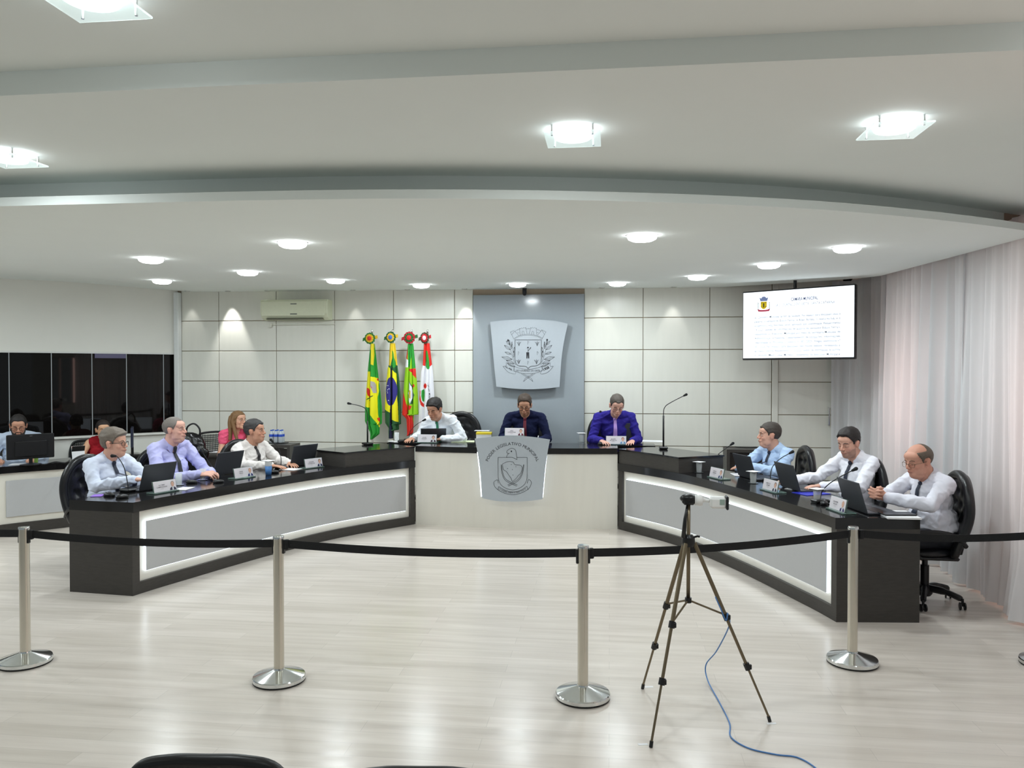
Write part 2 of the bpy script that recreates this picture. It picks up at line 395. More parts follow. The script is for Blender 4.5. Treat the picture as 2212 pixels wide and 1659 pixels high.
mb = MB(); a, b = lp_at(272), lp_at(205); wallstrip(mb, [a, b], WTOP - .075, WTOP - .012, .02); mb.build('head_strip', mat('violet_strip', srgb(92, 88, 120), .4), wn)
c0 = P(384, 757, Y=YW - .05)
mb = MB(); mb.box((c0.x, YW - .05, 1.52), (.075, .1, 3.04), bev=.01); struct(mb.build('trim_5', mat('white_corner_trim', srgb(226, 230, 230), .35)))
# right wall with windows behind the curtain
mb = MB(); XR = 3.75
for (ya, yb, za, zb) in ((-3.5, 11.1, 0, .93), (-3.5, 11.1, 2.3, 3.45), (-3.5, .6, .93, 2.3), (4.6, 5.0, .93, 2.3), (7.55, 7.9, .93, 2.3), (10.4, 11.1, .93, 2.3)):
    mb.box((XR + .08, (ya + yb) / 2, (za + zb) / 2), (.16, yb - ya, zb - za))
struct(mb.build('wall_right', M_wallp))
for k, (ya, yb) in enumerate(((.6, 4.6), (5.0, 7.55), (7.9, 10.4))):
    mb = MB(); M_fr = mat('window_frame_white', srgb(215, 215, 212), .4)
    for yy in np.linspace(ya + .025, yb - .025, 4): mb.box((XR + .08, yy, 1.615), (.05, .05, 1.37))
    for zz in (.955, 2.275): mb.box((XR + .08, (ya + yb) / 2, zz), (.05, yb - ya, .05))
    struct(mb.build('window_%d' % (k + 2), M_fr))
    area('daylight', (XR + .35, (ya + yb) / 2, 1.40), yb - ya, WINDOW_W * (yb - ya) / 2.5, None, (1, .60, .52), 'RECTANGLE', .85, (0, PI / 2, 0))
mb = MB(); mb.box((3.4, YW + .08, 1.7), (.9, .12, 3.4)); struct(mb.build('wall_corner', M_wallp))

# curtains: sheer panels hanging along the right side
CP = spline([(2.93, 10.98, 0), (3.1, 10.85, 0), (3.22, 10.4, 0), (3.2, 9.6, 0), (3.16, 8.4, 0), (3.13, 7.4, 0), (3.09, 6.5, 0), (3.05, 5.7, 0), (3.02, 4.6, 0), (3.0, 3.4, 0), (3.0, 2.2, 0)], 60)
def curtain(i0, i1, seed, label):
    path = CP[i0:i1]; rnd = random.Random(seed); s = 0; mb = MB(); v = []; rows = 26; fs = [(rnd.uniform(5.5, 8.5), rnd.uniform(0, 6), rnd.uniform(.5, 1)) for _ in range(3)]
    L = [0]
    for a, b in zip(path, path[1:]): L.append(L[-1] + (b - a).length)
    ns = int(L[-1] / .012); pts = []
    j = 0
    for k in range(ns + 1):
        t = L[-1] * k / ns
        while j < len(L) - 2 and L[j + 1] < t: j += 1
        u = (t - L[j]) / max(1e-6, L[j + 1] - L[j]); p = path[j].lerp(path[j + 1], u); d = (path[j + 1] - path[j]).normalized(); pts.append((p, Vector((-d.y, d.x, 0)), d, t))
    for r in range(rows + 1):
        q = r / rows; z = 3.07 - q * (3.055 - .012)
        for (p, n, d, t) in pts:
            w = 0
            for m_, (fq, ph, am) in enumerate(fs): w += am * math.sin(t * fq * (2.2 + 1.9 * m_) + ph + .5 * math.sin(q * 2.2 + m_ + t))
            w += 1.1 * noise.noise(Vector((t * 3.1, q * .8, seed * 7.3))) + .35 * math.sin(t * 62 + 2 * noise.noise(Vector((t * 2, q, seed))))
            amp = .028 + .032 * q
            flare = .05 * max(0, q - .86) / .14
            pp = p + n * (w * amp) - Vector((flare + 0, 0, 0)) * (.5 + .5 * math.sin(t * 5 + seed)) + d * (.012 * math.sin(t * 17 + seed) * q)
            v.append((pp.x, pp.y, z + (.012 * math.sin(t * 4 + seed) if r == rows else 0) * 0))
    n_ = len(pts)
    f = [(r * n_ + i, r * n_ + i + 1, (r + 1) * n_ + i + 1, (r + 1) * n_ + i) for r in range(rows) for i in range(n_ - 1)]
    mb.add(v, f); o = mb.build('curtain', M_curtain, smooth=True); return tag(o, label, 'curtain', 'sheer curtains along the window side')
curtain(0, 175, 1, 'white sheer curtain in the far corner beside the back wall panels')
curtain(172, 300, 2, 'white sheer curtain behind the glasses wearing man at the desk end')
curtain(297, 400, 3, 'white sheer curtain to the right of the rightmost black chair')
curtain(397, 560, 5, 'nearest white sheer curtain, cut by the right edge of the picture')

# ================================================================== LAMPS
def downlight(px, py, label):
    p = P(px, py, c=.80); zc = z1(p.x, p.y)
    t = thing('ceiling_downlight', label, 'ceiling light', (p.x, p.y, zc), 0, 'round downlights in the low ceiling')
    MB().lathe([(.10, .004), (.116, .004), (.117, -.003), (.112, -.005), (.10, -.004)], n=32).build('trim_ring', mat('lamp_ring', srgb(240, 240, 240), .4), t, True)
    MB().lathe([(.108, .0), (.108, -.014), (.100, -.030), (.075, -.042), (.02, -.049), (.001, -.049)], n=32).build('diffuser', M_lamp, t, True)
    area('lamp_light', (0, 0, -.060), .17, DOWN_W, t, LAMP_C); return t
for px, py, lb in ((326, 560, 'round downlight left of the largest left one, second from the left wall'), (350, 607, 'small round downlight nearest the left wall and the corner trim'),
                   (535, 588, 'round downlight above the air conditioner on its left'), (632, 526, 'large bright round downlight, nearest on the left half'),
                   (725, 606, 'round downlight just right above the air conditioner'), (910, 616, 'round downlight above the four flags'),
                   (1118, 614, 'round downlight above the grey crest panel'), (1334, 612, 'round downlight just right of the grey crest panel'),
                   (1387, 511, 'large bright round downlight, nearest on the right half'), (1507, 598, 'round downlight left above the wall screen'),
                   (1661, 572, 'round downlight directly above the wall screen'), (1830, 536, 'rightmost round downlight, close to the curtain')):
    downlight(px, py, lb)
def glasslamp(px, py, c, label, W_=.25, watt=GLASS_W):
    p = P(px, py, c=c - .04); zc = cz(c, p.x, p.y)
    t = thing('glass_ceiling_lamp', label, 'ceiling light', (p.x, p.y, zc), 0, 'square glass lamps on the upper ceiling')
    MB().lathe([(.085, .01), (.085, -.028), (.08, -.034), (.03, -.036), (.001, -.036)], n=32).build('bulb_disc', M_lamp, t, True)
    MB().box((0, 0, -.043), (W_, W_, .008), bev=.002).build('glass_plate', mat('frosted_plate', (.86, .97, .95, 1), .15, trans=.85, emit=.25), t)
    for i in (-1, 1):
        for j in (-1, 1): MB().tube([(i * W_ * .36, j * W_ * .36, .01), (i * W_ * .36, j * W_ * .36, -.05)], .005).build('stand_off', M_chrome, t)
    area('lamp_light', (0, 0, -.055), .16, watt, t, LAMP_C); return t
glasslamp(1932, 281, .99, 'square glass ceiling lamp at the right, above the curtain side')
glasslamp(1238, 299, .99, 'square glass ceiling lamp glowing in the middle of the ceiling')
glasslamp(20, 347, .99, 'square glass ceiling lamp cut by the left edge of the picture')
glasslamp(196, 2, 1.084, 'nearest square glass ceiling lamp, cut by the top edge')
for X, Y, w_ in ((-6.7, 6.1, 'middle'), (-6.4, 4.9, 'nearest'), (-8.2, 7.2, 'farthest')):  # unseen lamps, added to brighten the dark left side
    p = Vector((X, Y, 0)); zc = z1(X, Y); t = thing('ceiling_downlight', 'added unseen round downlight beyond the left edge of the picture, %s of three' % w_, 'ceiling light', (X, Y, zc), 0, 'added unseen downlights beyond the left edge')
    MB().lathe([(.093, -.002), (.093, -.016), (.085, -.026), (.06, -.034), (.001, -.037)], n=32).build('diffuser', M_lamp, t, True); area('lamp_light', (0, 0, -.045), .17, DOWN_W * 1.8, t, LAMP_C)
for X, Y, w_ in ((1.75, 2.75, 'right of the frame'), (-4.6, 2.6, 'left of the frame'), (-.3, .6, 'above the camera'), (-3.6, .3, 'above left of the camera'), (2.2, .4, 'above right of the camera')):  # lamps out of view, added as front fill in place of world light
    zc = cz(1.084, X, Y); t = thing('glass_ceiling_lamp', 'added unseen square glass lamp on the front ceiling, ' + w_, 'ceiling light', (X, Y, zc), 0, 'added unseen glass lamps outside the picture')
    MB().lathe([(.085, .01), (.085, -.028), (.03, -.036), (.001, -.036)], n=32).build('bulb_disc', M_lamp, t, True); MB().box((0, 0, -.043), (.25, .25, .008), bev=.002).build('glass_plate', MATS['frosted_plate'], t); area('lamp_light', (0, 0, -.055), .16, GLASS_W * .42, t, LAMP_C)
def spotlight(X, Y, label, watt, tilt=.12):
    zc = z1(X, Y); t = thing('wall_spotlight', label, 'spotlight', (X, Y, zc), 0, 'small spotlights washing the back wall')
    MB().lathe([(.028, .006), (.04, .006), (.042, -.004), (.038, -.007), (.028, -.004)], n=20).build('bezel', M_chrome, t, True)
    MB().lathe([(.027, .004), (.027, -.003), (.001, -.004)], n=20).build('bulb', M_lamp, t, True)
    l = bpy.data.lights.new('spot_beam', 'SPOT'); l.energy = watt; l.spot_size = math.radians(50); l.spot_blend = .6; l.shadow_soft_size = .02; l.color = (1, .99, .95)
    o = bpy.data.objects.new('spot_beam', l); COL.objects.link(o); o.parent = t; o.location = (0, 0, -.02); o.rotation_euler = (tilt, 0, 0)
for px, w, lb in ((404, .35, 'small wall spotlight beside the white corner trim'), (492, 3.6, 'small wall spotlight throwing the bright cone left of the air conditioner'), (577, 2.2, 'small wall spotlight directly above the air conditioner'),
              (762, .4, 'small wall spotlight right of the air conditioner'), (880, .25, 'small wall spotlight over the two middle flags'), (1003, 1.8, 'small wall spotlight throwing light beside the grey panel'), (1300, .4, 'small wall spotlight just right of the grey panel'),
              (1455, .5, 'small wall spotlight halfway from grey panel to wall screen')):
    spotlight(P(px, 640, Y=YW - .14).x, YW - .14, lb, w * SPOT_W)
mb = MB(); p = P(1133, 631, Y=YW - .16); mb.lathe([(.001, -.05), (.022, -.042), (.03, -.015), (.03, .1)], (p.x, p.y, p.z)); tag(mb.build('motion_sensor', M_black, smooth=True), 'small dark sensor hanging above the grey crest panel', 'sensor')

# ================================================================== DESKS
HP = [(1.245, 9.585), (1.50, 9.26), (1.76, 8.92), (1.99, 8.54), (2.18, 8.13), (2.355, 7.7), (2.51, 7.27), (2.665, 6.8), (2.765, 6.5), (2.84, 6.23)]
HPs = spline([(x, y, 0) for x, y in HP], 8)
DTOP = .79; DD = .62
def desk_frame(side):
    pts = [Vector((XC + side * p.x, p.y, 0)) for p in HPs]; nr = []
    for i in range(len(pts)):
        d = (pts[min(i + 1, len(pts) - 1)] - pts[max(i - 1, 0)]).normalized(); n = Vector((-d.y, d.x, 0))
        if n.x * side < 0: n = -n
        e = sm(len(pts) - 14, len(pts) - 1, i); n = n.lerp(Vector((side * .995, .1, 0)), e).normalized()
        nr.append(n)
    L = [0]
    for a, b in zip(pts, pts[1:]): L.append(L[-1] + (b - a).length)
    return pts, nr, L
def desk_at(fr, s):
    pts, nr, L = fr; s = min(max(s, 0), L[-1])
    for i in range(len(L) - 1):
        if s <= L[i + 1] + 1e-9:
            u = (s - L[i]) / (L[i + 1] - L[i]); return pts[i].lerp(pts[i + 1], u), nr[i].lerp(nr[i + 1], u).normalized()
def arc_slab(mb, fr, s0, s1, o0, o1, z0, z1_, n=40):
    A = []
    for i in range(n + 1):
        p, m = desk_at(fr, s0 + (s1 - s0) * i / n)
        A.append([(*(p + m * o0).xy, z0), (*(p + m * o1).xy, z0), (*(p + m * o1).xy, z1_), (*(p + m * o0).xy, z1_)])
    v = [q for a in A for q in a]; f = [(0, 1, 2, 3), tuple(n * 4 + k for k in (3, 2, 1, 0))]
    for i in range(n):
        for k in range(4): f.append((i * 4 + k, (i + 1) * 4 + k, (i + 1) * 4 + (k + 1) % 4, i * 4 + (k + 1) % 4))
    mb.add(v, f)
FRM = {}
for side, nm, lb in ((-1, 'left', 'curved black framed bench desk on the left with grey front panel and white edge lights'), (1, 'right', 'curved black framed bench desk on the right with grey front panel and white edge lights')):
    fr = desk_frame(side); FRM[side] = fr; L = fr[2][-1]
    t = thing('council_desk', lb, 'desk', (0, 0, 0), 0, 'curved side desks')
    mb = MB(); arc_slab(mb, fr, 0, L, -.012, DD, DTOP - .085, DTOP); mb.build('desktop', M_granite, t, smooth=.5)
    mb = MB(); arc_slab(mb, fr, 0, L, 0, .05, .0, .10); arc_slab(mb, fr, 0, .07, 0, .05, .1, DTOP - .085, 3); arc_slab(mb, fr, L - .075, L, 0, .05, .1, DTOP - .085, 3)
    mb.build('front_frame', M_blackwood, t)
    for e0, e1 in ((L - .045, L), (0, .05)): mb = MB(); arc_slab(mb, fr, e0, e1, .05, DD, 0, DTOP - .085, 3); mb.build('end_panel', M_blackwood, t)
    mb = MB(); arc_slab(mb, fr, .06, L - .07, .03, .046, .09, DTOP - .08); mb.build('backing_panel', M_whitefront, t, smooth=.5)
    g0, g1, ga, gb = .07 + .07, L - .075 - .07, .10 + .085, DTOP - .085 - .095
    mb = MB(); arc_slab(mb, fr, g0, g1, -.004, .012, ga, gb); mb.build('grey_panel', M_greypanel, t, smooth=.5)
    mb = MB()
    for (a, b, zz0, zz1) in ((g0, g1, gb - .002, gb + .004), (g0, g1, ga - .004, ga + .002)): arc_slab(mb, fr, a, b, .004, .022, zz0, zz1)
    for (a, b) in ((g0 - .006, g0), (g1, g1 + .006)): arc_slab(mb, fr, a, b, .004, .022, ga, gb, 2)
    mb.build('led_strip', M_led, t)
    # raised riser on the far end
    s1 = 0
    for s in np.linspace(.2, 2, 200):
        p, n = desk_at(fr, s); q = P(745 if side < 0 else 1466, 0, z=10)
        r = ray(745 if side < 0 else 1466, 976 if side < 0 else 989)
        if abs(p.x * r.y - p.y * r.x) < .006: s1 = s; break
    rt = thing('desk_riser', 'raised black box on the %s desk beside the centre counter' % nm, 'riser', (0, 0, 0), 0, 'raised boxes on the side desks')
    mb = MB(); arc_slab(mb, fr, .002, s1, .004, .60, DTOP, .945, 12); mb.build('riser_body', M_blackwood, rt)
    mb = MB(); arc_slab(mb, fr, .0, s1 + .01, -.004, .61, .945, .962, 12); mb.build('riser_top', M_granite, rt)
# centre counter
def cyf(X):
    u = (X - XC) / 1.25; return 9.575 - .12 * (1 - u * u)
t = thing('president_counter', 'raised pale counter with a black top in the middle of the room', 'desk')
xs = [XC - 1.235 + 2.47 * i / 24 for i in range(25)]
def fslab(mb, o0, o1, z0, z1_):
    v = [];
    for X in xs: v += [(X, cyf(X) + o0, z0), (X, cyf(X) + o1 if o1 < .3 else 10.16, z0), (X, cyf(X) + o1 if o1 < .3 else 10.16, z1_), (X, cyf(X) + o0, z1_)]
    n = len(xs) - 1; f = [(0, 1, 2, 3), tuple(n * 4 + k for k in (3, 2, 1, 0))] + [(i * 4 + k, (i + 1) * 4 + k, (i + 1) * 4 + (k + 1) % 4, i * 4 + (k + 1) % 4) for i in range(n) for k in range(4)]
    mb.add(v, f)
mb = MB(); fslab(mb, .015, .045, 0, .9); mb.build('front_panel', M_whitefront, t, smooth=.5)
mb = MB(); fslab(mb, 0, .6, .9, .97); mb.build('countertop', M_granite, t, smooth=.5)
for s__ in (-1, 1): MB().box((XC + s__ * 1.42, 10.10, .948), (.56, .32, .044)).build('counter_wing', M_granite, t)
for s__ in (-1, 1): MB().box((XC + s__ * 1.2, 9.9, .45), (.03, .5, .88)).build('side_panel', M_blackwood, t)
mb = MB(); mb.box((XC, 10.42, .125), (6.3, 1.27, .25)); struct(mb.build('floor_platform', M_floor))

# plaques ----------------------------------------------------------
def CR(x0, y0, s, Y): return lambda x, y: P(x0 + x / s, y0 + y / s, Y=Y)
def strokes(mb, m, lst, w=.003, sp=True):
    for st in lst:
        pts = [m(*q) for q in st]
        if sp and len(st) > 2: pts = spline(pts, 4)
        mb.tube(pts, w, 4)
YP = 9.36
q = CR(860, 820, 3.568, YP)
outline = spline([q(590, 455), q(740, 440), q(882, 434), q(1030, 442), q(1170, 463)], 5)[:-1] + spline([q(1170, 463), q(1150, 570), q(1132, 700), q(1112, 922)], 4)[:-1] + spline([q(1112, 922), q(1000, 936), q(882, 941), q(760, 935), q(648, 914)], 4)[:-1] + spline([q(648, 914), q(634, 720), q(614, 570), q(590, 455)], 4)[:-1]
t = thing('front_plaque', 'grey plaque with arched lettering and shield, mounted on the counter front', 'plaque', (0, 0, 0))
mb = MB(); mb.poly(outline, None, (0, .02, 0)); mb.build('plate', M_plaque, t)
mb = MB(); led = [q(1150, 560), q(1134, 700), q(1116, 910)]; mb.tube([p + Vector((-.006, .035, 0)) for p in spline(led, 4)], .007, 6); led = [q(616, 560), q(632, 700), q(646, 905)]; mb.tube([p + Vector((-.012, .035, 0)) for p in spline(led, 4)], .007, 6)
mb.tube([p + Vector((0, .035, .012)) for p in (q(655, 915), q(882, 940), q(1108, 922))], .006, 6); mb.build('back_light', M_led, t)
for px_, pz_ in ((760, 620), (1000, 620), (760, 860), (1000, 860)): p = q(px_, pz_); MB().tube([(p.x, YP + .01, p.z), (p.x, YP + .13, p.z)], .012).build('mounting_stud', M_chrome, t)
q = CR(860, 820, 3.568, YP - .002)
sh = [[(770, 600), (845, 600)], [(915, 600), (995, 600)], [(995, 600), (995, 700), (990, 775), (955, 825), (882, 850), (808, 825), (775, 775), (770, 700), (770, 600)],
      [(793, 655), (800, 720), (830, 780), (915, 822)], [(797, 655), (806, 716), (836, 772), (919, 813)], [(970, 655), (960, 720), (925, 780), (848, 822)], [(966, 655), (954, 716), (919, 772), (844, 813)],
      [(805, 650), (825, 640), (850, 632), (885, 635), (900, 655), (940, 660), (957, 682), (945, 720), (925, 740), (915, 755), (890, 780), (880, 785), (870, 760), (855, 740), (835, 710), (810, 690), (805, 650)],
      [(835, 600), (842, 580), (858, 567)], [(858, 567), (842, 567), (838, 553), (850, 540), (870, 530), (890, 532), (905, 545), (912, 575), (915, 617)], [(915, 617), (880, 600), (835, 600)],
      [(775, 825), (830, 855), (882, 865), (940, 855), (992, 822)], [(770, 850), (820, 875), (882, 887), (945, 875), (1000, 848)], [(775, 825), (770, 850)], [(992, 822), (1000, 848)],
      [(770, 850), (745, 825), (738, 790), (765, 773), (772, 800)], [(1000, 848), (1018, 825), (1027, 790), (1005, 770), (996, 800)]]
mb = MB(); strokes(mb, q, sh, .0022)
p = q(873, 553); mb.ell(p, (.009, .003, .009), 10)
for a, b in ((872, 655), (908, 672), (843, 686), (880, 694), (885, 736)): mb.ell(q(a, b), (.004, .002, .004), 8)
mb.build('shield_drawing', M_line, t)
def arc_text(mb, q, s, cx, cy, r, a0, a1, h, bold=0., flip=False):
    wd = []
    for ch in s:
        v_ = text_geo(ch)[0] if ch != ' ' else []; wd.append((max(p[0] for p in v_) - min(p[0] for p in v_) + .13) if v_ else .36)
    tot = sum(wd); acc = 0
    for i, ch in enumerate(s):
        pos = (acc + wd[i] / 2) / tot; acc += wd[i]
        if ch == ' ': continue
        a = math.radians(a0 + (a1 - a0) * pos); sn, cs = math.sin(a), math.cos(a)
        if not flip: o = (cx + r * sn, cy - r * cs); rt = (cs, sn); up = (sn, -cs)
        else: o = (cx + r * sn, cy + r * cs); rt = (cs, -sn); up = (-sn, -cs)
        O = q(*o); R = q(o[0] + rt[0] * 10, o[1] + rt[1] * 10) - O; U = q(o[0] + up[0] * 10, o[1] + up[1] * 10) - O
        put_text(mb, ch, O, R / 10, U / 10, h, bold=bold)
mb = MB(); arc_text(mb, q, 'PODER LEGISLATIVO MUNICIPAL', 880, 705, 200, -69, 69, 33, .0); mb.build('arched_lettering', M_line, t)
mb = MB(); arc_text(mb, q, 'O PODER UNIDO É MAIS FORTE', 882, 700, 178, -36, 36, 15, .0, True); mb.build('motto_lettering', M_line, t)

YQ = YW - .13
q = CR(1040, 680, 9.76, YQ)
out2 = spline([q(185, 150), q(520, 115), q(1000, 97), q(1500, 122), q(1820, 190)], 5)[:-1] + spline([q(1820, 190), q(1745, 540), q(1690, 900), q(1645, 1520)], 5)[:-1] + spline([q(1645, 1520), q(1350, 1555), q(980, 1570), q(650, 1555), q(315, 1515)], 5)[:-1] + spline([q(315, 1515), q(270, 1100), q(235, 700), q(185, 150)], 5)[:-1]
t = thing('crest_plaque', 'large silver plaque with a line drawn town crest on the grey panel', 'plaque')
mb = MB(); mb.poly(out2, None, (0, .03, 0)); mb.build('plate', M_plaque, t)
for a, b in ((500, 400), (1500, 400), (500, 1300), (1450, 1300)): p = q(a, b); MB().tube([(p.x, YQ + .02, p.z), (p.x, YW - .03, p.z)], .02).build('mounting_stud', M_chrome, t)
q = CR(1040, 680, 9.76, YQ - .002)
S = [[(708, 530), (708, 920)], [(708, 920), (725, 1020), (790, 1075), (930, 1085), (985, 1135)], [(985, 1135), (1040, 1085), (1170, 1070), (1245, 1010), (1262, 920)], [(1262, 920), (1262, 530)], [(708, 530), (1262, 530)],
     [(690, 520), (800, 455), (985, 430), (1170, 455), (1275, 515)], [(690, 500), (790, 440), (985, 408), (1180, 440), (1290, 495)],
     [(690, 520), (605, 360)], [(1275, 515), (1362, 355)]]
def leaf(x0, y0, x1, y1, w):
    dx, dy = x1 - x0, y1 - y0; l = math.hypot(dx, dy); nx, ny = -dy / l * w, dx / l * w; mx, my = (x0 + x1) / 2, (y0 + y1) / 2
    return [[(x0, y0), (mx + nx, my + ny), (x1, y1)], [(x0, y0), (mx - nx, my - ny), (x1, y1)], [(x0, y0), (x1, y1)]]
for (a, b, c, d) in ((605, 360, 690, 320), (700, 345, 800, 290), (800, 285, 940, 260), (945, 290, 1030, 285), (1035, 262, 1165, 275), (1170, 300, 1260, 335), (1270, 310, 1362, 355)):
    k = 6; z = [(a, b)]
    for i in range(1, k): z.append((a + (c - a) * i / k, b + (d - b) * i / k + (18 if i % 2 else -6)))
    z.append((c, d)); S.append(('raw', z))
for a in ((640, 420, 700, 345), (790, 440, 700, 345), (815, 430, 805, 290), (960, 400, 935, 270), (1005, 400, 1040, 270), (1165, 430, 1155, 280), (1180, 430, 1275, 320), (1330, 420, 1275, 320)): S.append([(a[0], a[1]), (a[2], a[3])])
S += [[(855, 425), (858, 360), (875, 342), (895, 360), (900, 418)], [(1055, 412), (1062, 362), (1080, 345), (1098, 362), (1105, 418)], [(750, 380), (800, 380)], [(1160, 380), (1205, 370)]]
for sgn in (-1, 1):
    g = lambda x: 985 + sgn * (x - 985)
    for lf in ((1370, 640, 1385, 525, 14), (1365, 640, 1450, 550, 22), (1345, 680, 1325, 565, 16), (1360, 740, 1490, 640, 26), (1330, 720, 1325, 610, 18), (1345, 830, 1478, 785, 24), (1300, 800, 1275, 680, 20), (1320, 940, 1545, 890, 34), (1290, 900, 1285, 760, 18), (1280, 1030, 1450, 960, 30), (1260, 1090, 1430, 1020, 30)):
        S += [[(g(x), y) for x, y in st] for st in leaf(*lf)]
    S.append([(g(1250), 1060), (g(1310), 900), (g(1350), 760), (g(1385), 530)])
    S += [[(g(1285), 1100), (g(1280), 1150), (g(1250), 1245), (g(1400), 1210), (g(1515), 1085)], [(g(1515), 1085), (g(1450), 1080), (g(1445), 1010), (g(1380), 1050), (g(1285), 1100)]]
    S += [[(g(1130), 1240), (g(980), 1330), (g(885), 1410)], [(g(1090), 1240), (g(930), 1330), (g(885), 1410)]]
S += [[(695, 1090), (850, 1135), (985, 1150), (1130, 1130), (1265, 1090)], [(672, 1180), (820, 1225), (985, 1240), (1150, 1225), (1290, 1170)], [(695, 1090), (672, 1180)], [(1265, 1090), (1290, 1170)]]
mb = MB()
for st in S:
    if st[0] == 'raw': mb.tube([q(*p) for p in st[1]], .0016, 4)
    else:
        pts = [q(*p) for p in st]; mb.tube(spline(pts, 4) if len(pts) > 2 else pts, .0016, 4)
for st in S[:5]: mb.tube([q(*p) for p in st] if len(st) < 3 else spline([q(*p) for p in st], 4), .0032, 4)
for x, y in ((790, 600), (1175, 600), (785, 980), (1160, 980)):
    for dx, dy in ((-50, -30), (0, -45), (45, -30)): mb.tube([q(x, y + 60), q(x + dx * .5, y + dy * .3), q(x + dx, y + dy)], [.001, .004, .001], 4)
for x, y in ((975, 590), (775, 810), (1175, 810), (975, 1010)): mb.tube([q(x, y - 40), q(x, y + 40)], .0015, 4); mb.tube([q(x, y - 30), q(x + 25, y - 25), q(x + 20, y + 5)], .001, 4)
mb.build('crest_drawing', M_line, t)
mb = MB(); mb.poly([q(*p) for p in ((945, 790), (1005, 790), (1008, 920), (985, 920), (978, 840), (968, 925), (948, 920))], None, (0, .002, 0)); mb.poly([q(*p) for p in ((955, 705), (980, 668), (1005, 705))], None, (0, .002, 0)); mb.tube([q(985, 760), q(1035, 695)], .003, 5); mb.poly([q(*p) for p in ((1020, 690), (1050, 685), (1035, 715))], None, (0, .002, 0)); mb.tube([q(980, 715), q(980, 790)], .0025, 5)
for a in ((560, 540), (1385, 530)): mb.ell(q(*a), (.012, .003, .016), 8)
mb.build('labourer_drawing', M_line, t)
mb = MB(); O = q(585, 1150); put_text(mb, '21-07', O, (q(595, 1155) - q(585, 1150)) / 11.2, (q(580, 1140) - q(585, 1150)) / 11.2, 70, bold=.03)
O = q(1370, 1155); put_text(mb, '1958', O, (q(1380, 1150) - O) / 11.2, (q(1365, 1145) - O) / 11.2, 70, bold=.03)
O = q(980, 1195); put_text(mb, 'SÃO LOURENÇO DO OESTE', O, (q(990, 1195) - O) / 10, (q(980, 1185) - O) / 10, 50, fit=500); mb.build('ribbon_lettering', M_line, t)

# ================================================================== AIR CONDITIONER, SCREEN
a0, a1 = P(569, 649, Y=YW - .1), P(713, 691, Y=YW - .1)
t = thing('air_conditioner', 'white wall air conditioner high on the panelled wall', 'air conditioner', ((a0.x + a1.x) / 2, YW, a1.z)); w = a1.x - a0.x; h = a0.z - a1.z
prof = [(0, 0), (-.10, .0), (-.17, .03), (-.205, .09), (-.205, h - .03), (-.19, h), (0, h)]
mb = MB(); mb.poly([(-w / 2, y, z) for y, z in prof], None, (w, 0, 0)); mb.build('shell', M_ac, t, bevel=.008)
mb = MB(); mb.box((-.01, -.207, h * .55), (w - .06, .006, h * .72), bev=.003); mb.build('front_cover', M_ac, t)
mb = MB(); mb.box((0, -.14, .008), (w * .84, .09, .012)); mb.box((0, -.17, .02), (w * .84, .06, .004)); mb.build('louvre', mat('louvre_dark', srgb(130, 130, 112), .6), t)
mb = MB(); mb.box((0, -.212, h * .28), (.10, .004, .014)); mb.box((0, -.212, h * .78), (.09, .003, .012)); mb.build('display', mat('ac_display', srgb(90, 95, 90), .4), t)
mb = MB(); mb.tube([(-w * .42, -.03, -.04), (-w * .42, -.03, -.09), (-w * .46, -.03, -.09)], .012); mb.tube([(-w * .42, -.03, -.06), (w * .55, -.03, -.055)], .006); mb.build('drain_pipe', M_wpanel, t)

# hanging screen
tl, bl, tr, br_ = (1604, 629), (1603, 776), (1847, 615.5), (1847, 778)
h_tv = .86
def tvp(col, ytop, ybot):  # column where the panel of height h_tv spans ytop..ybot
    d = F * h_tv / (ybot - ytop); p = PD(col, d); zt = CAMH + (800 - ytop) * d / F; return p, zt - h_tv
pL, zL = tvp(1603, 629, 776); pR, zR = tvp(1847, 615.5, 778); zb = (zL + zR) / 2
v = (pR - pL); wtv = v.length; ang = math.atan2(v.y, v.x); c = (pL + pR) / 2
t = thing('wall_screen', 'large flat screen showing the council minutes, hung by the curtain', 'screen', (c.x, c.y, zb), ang)
MB().box((0, .03, h_tv / 2), (wtv, .055, h_tv), bev=.008).build('housing', M_black, t)
MB().box((0, .0, h_tv / 2 + .004), (wtv - .03, .008, h_tv - .04)).build('display', mat('lit_screen', (.90, .95, 1, 1), .3, emit=1.05, var=.01), t)
MB().tube([(-.05, .08, h_tv * .5), (-.05, .08, 3.36 - zb)], .02).box((-.05, .07, h_tv * .5), (.3, .04, .3)).build('ceiling_bracket', M_black, t)
sw, shh = wtv - .03, h_tv - .04
S2 = lambda u, v_: Vector((-sw / 2 + u * sw, -.006, .024 + (1 - v_) * shh))
mb = MB(); blue = srgb(40, 60, 120); grey = srgb(110, 118, 140)
put_text(mb, 'CÂMARA MUNICIPAL', S2(.575, .165), (1, 0, 0), (0, 0, 1), .056, col=blue, bold=.01, fit=sw * .24)
put_text(mb, 'SÃO LOURENÇO DO OESTE - SANTA CATARINA', S2(.575, .235), (1, 0, 0), (0, 0, 1), .046, col=grey, fit=sw * .53)
mb.build('screen_heading', M_art, t)
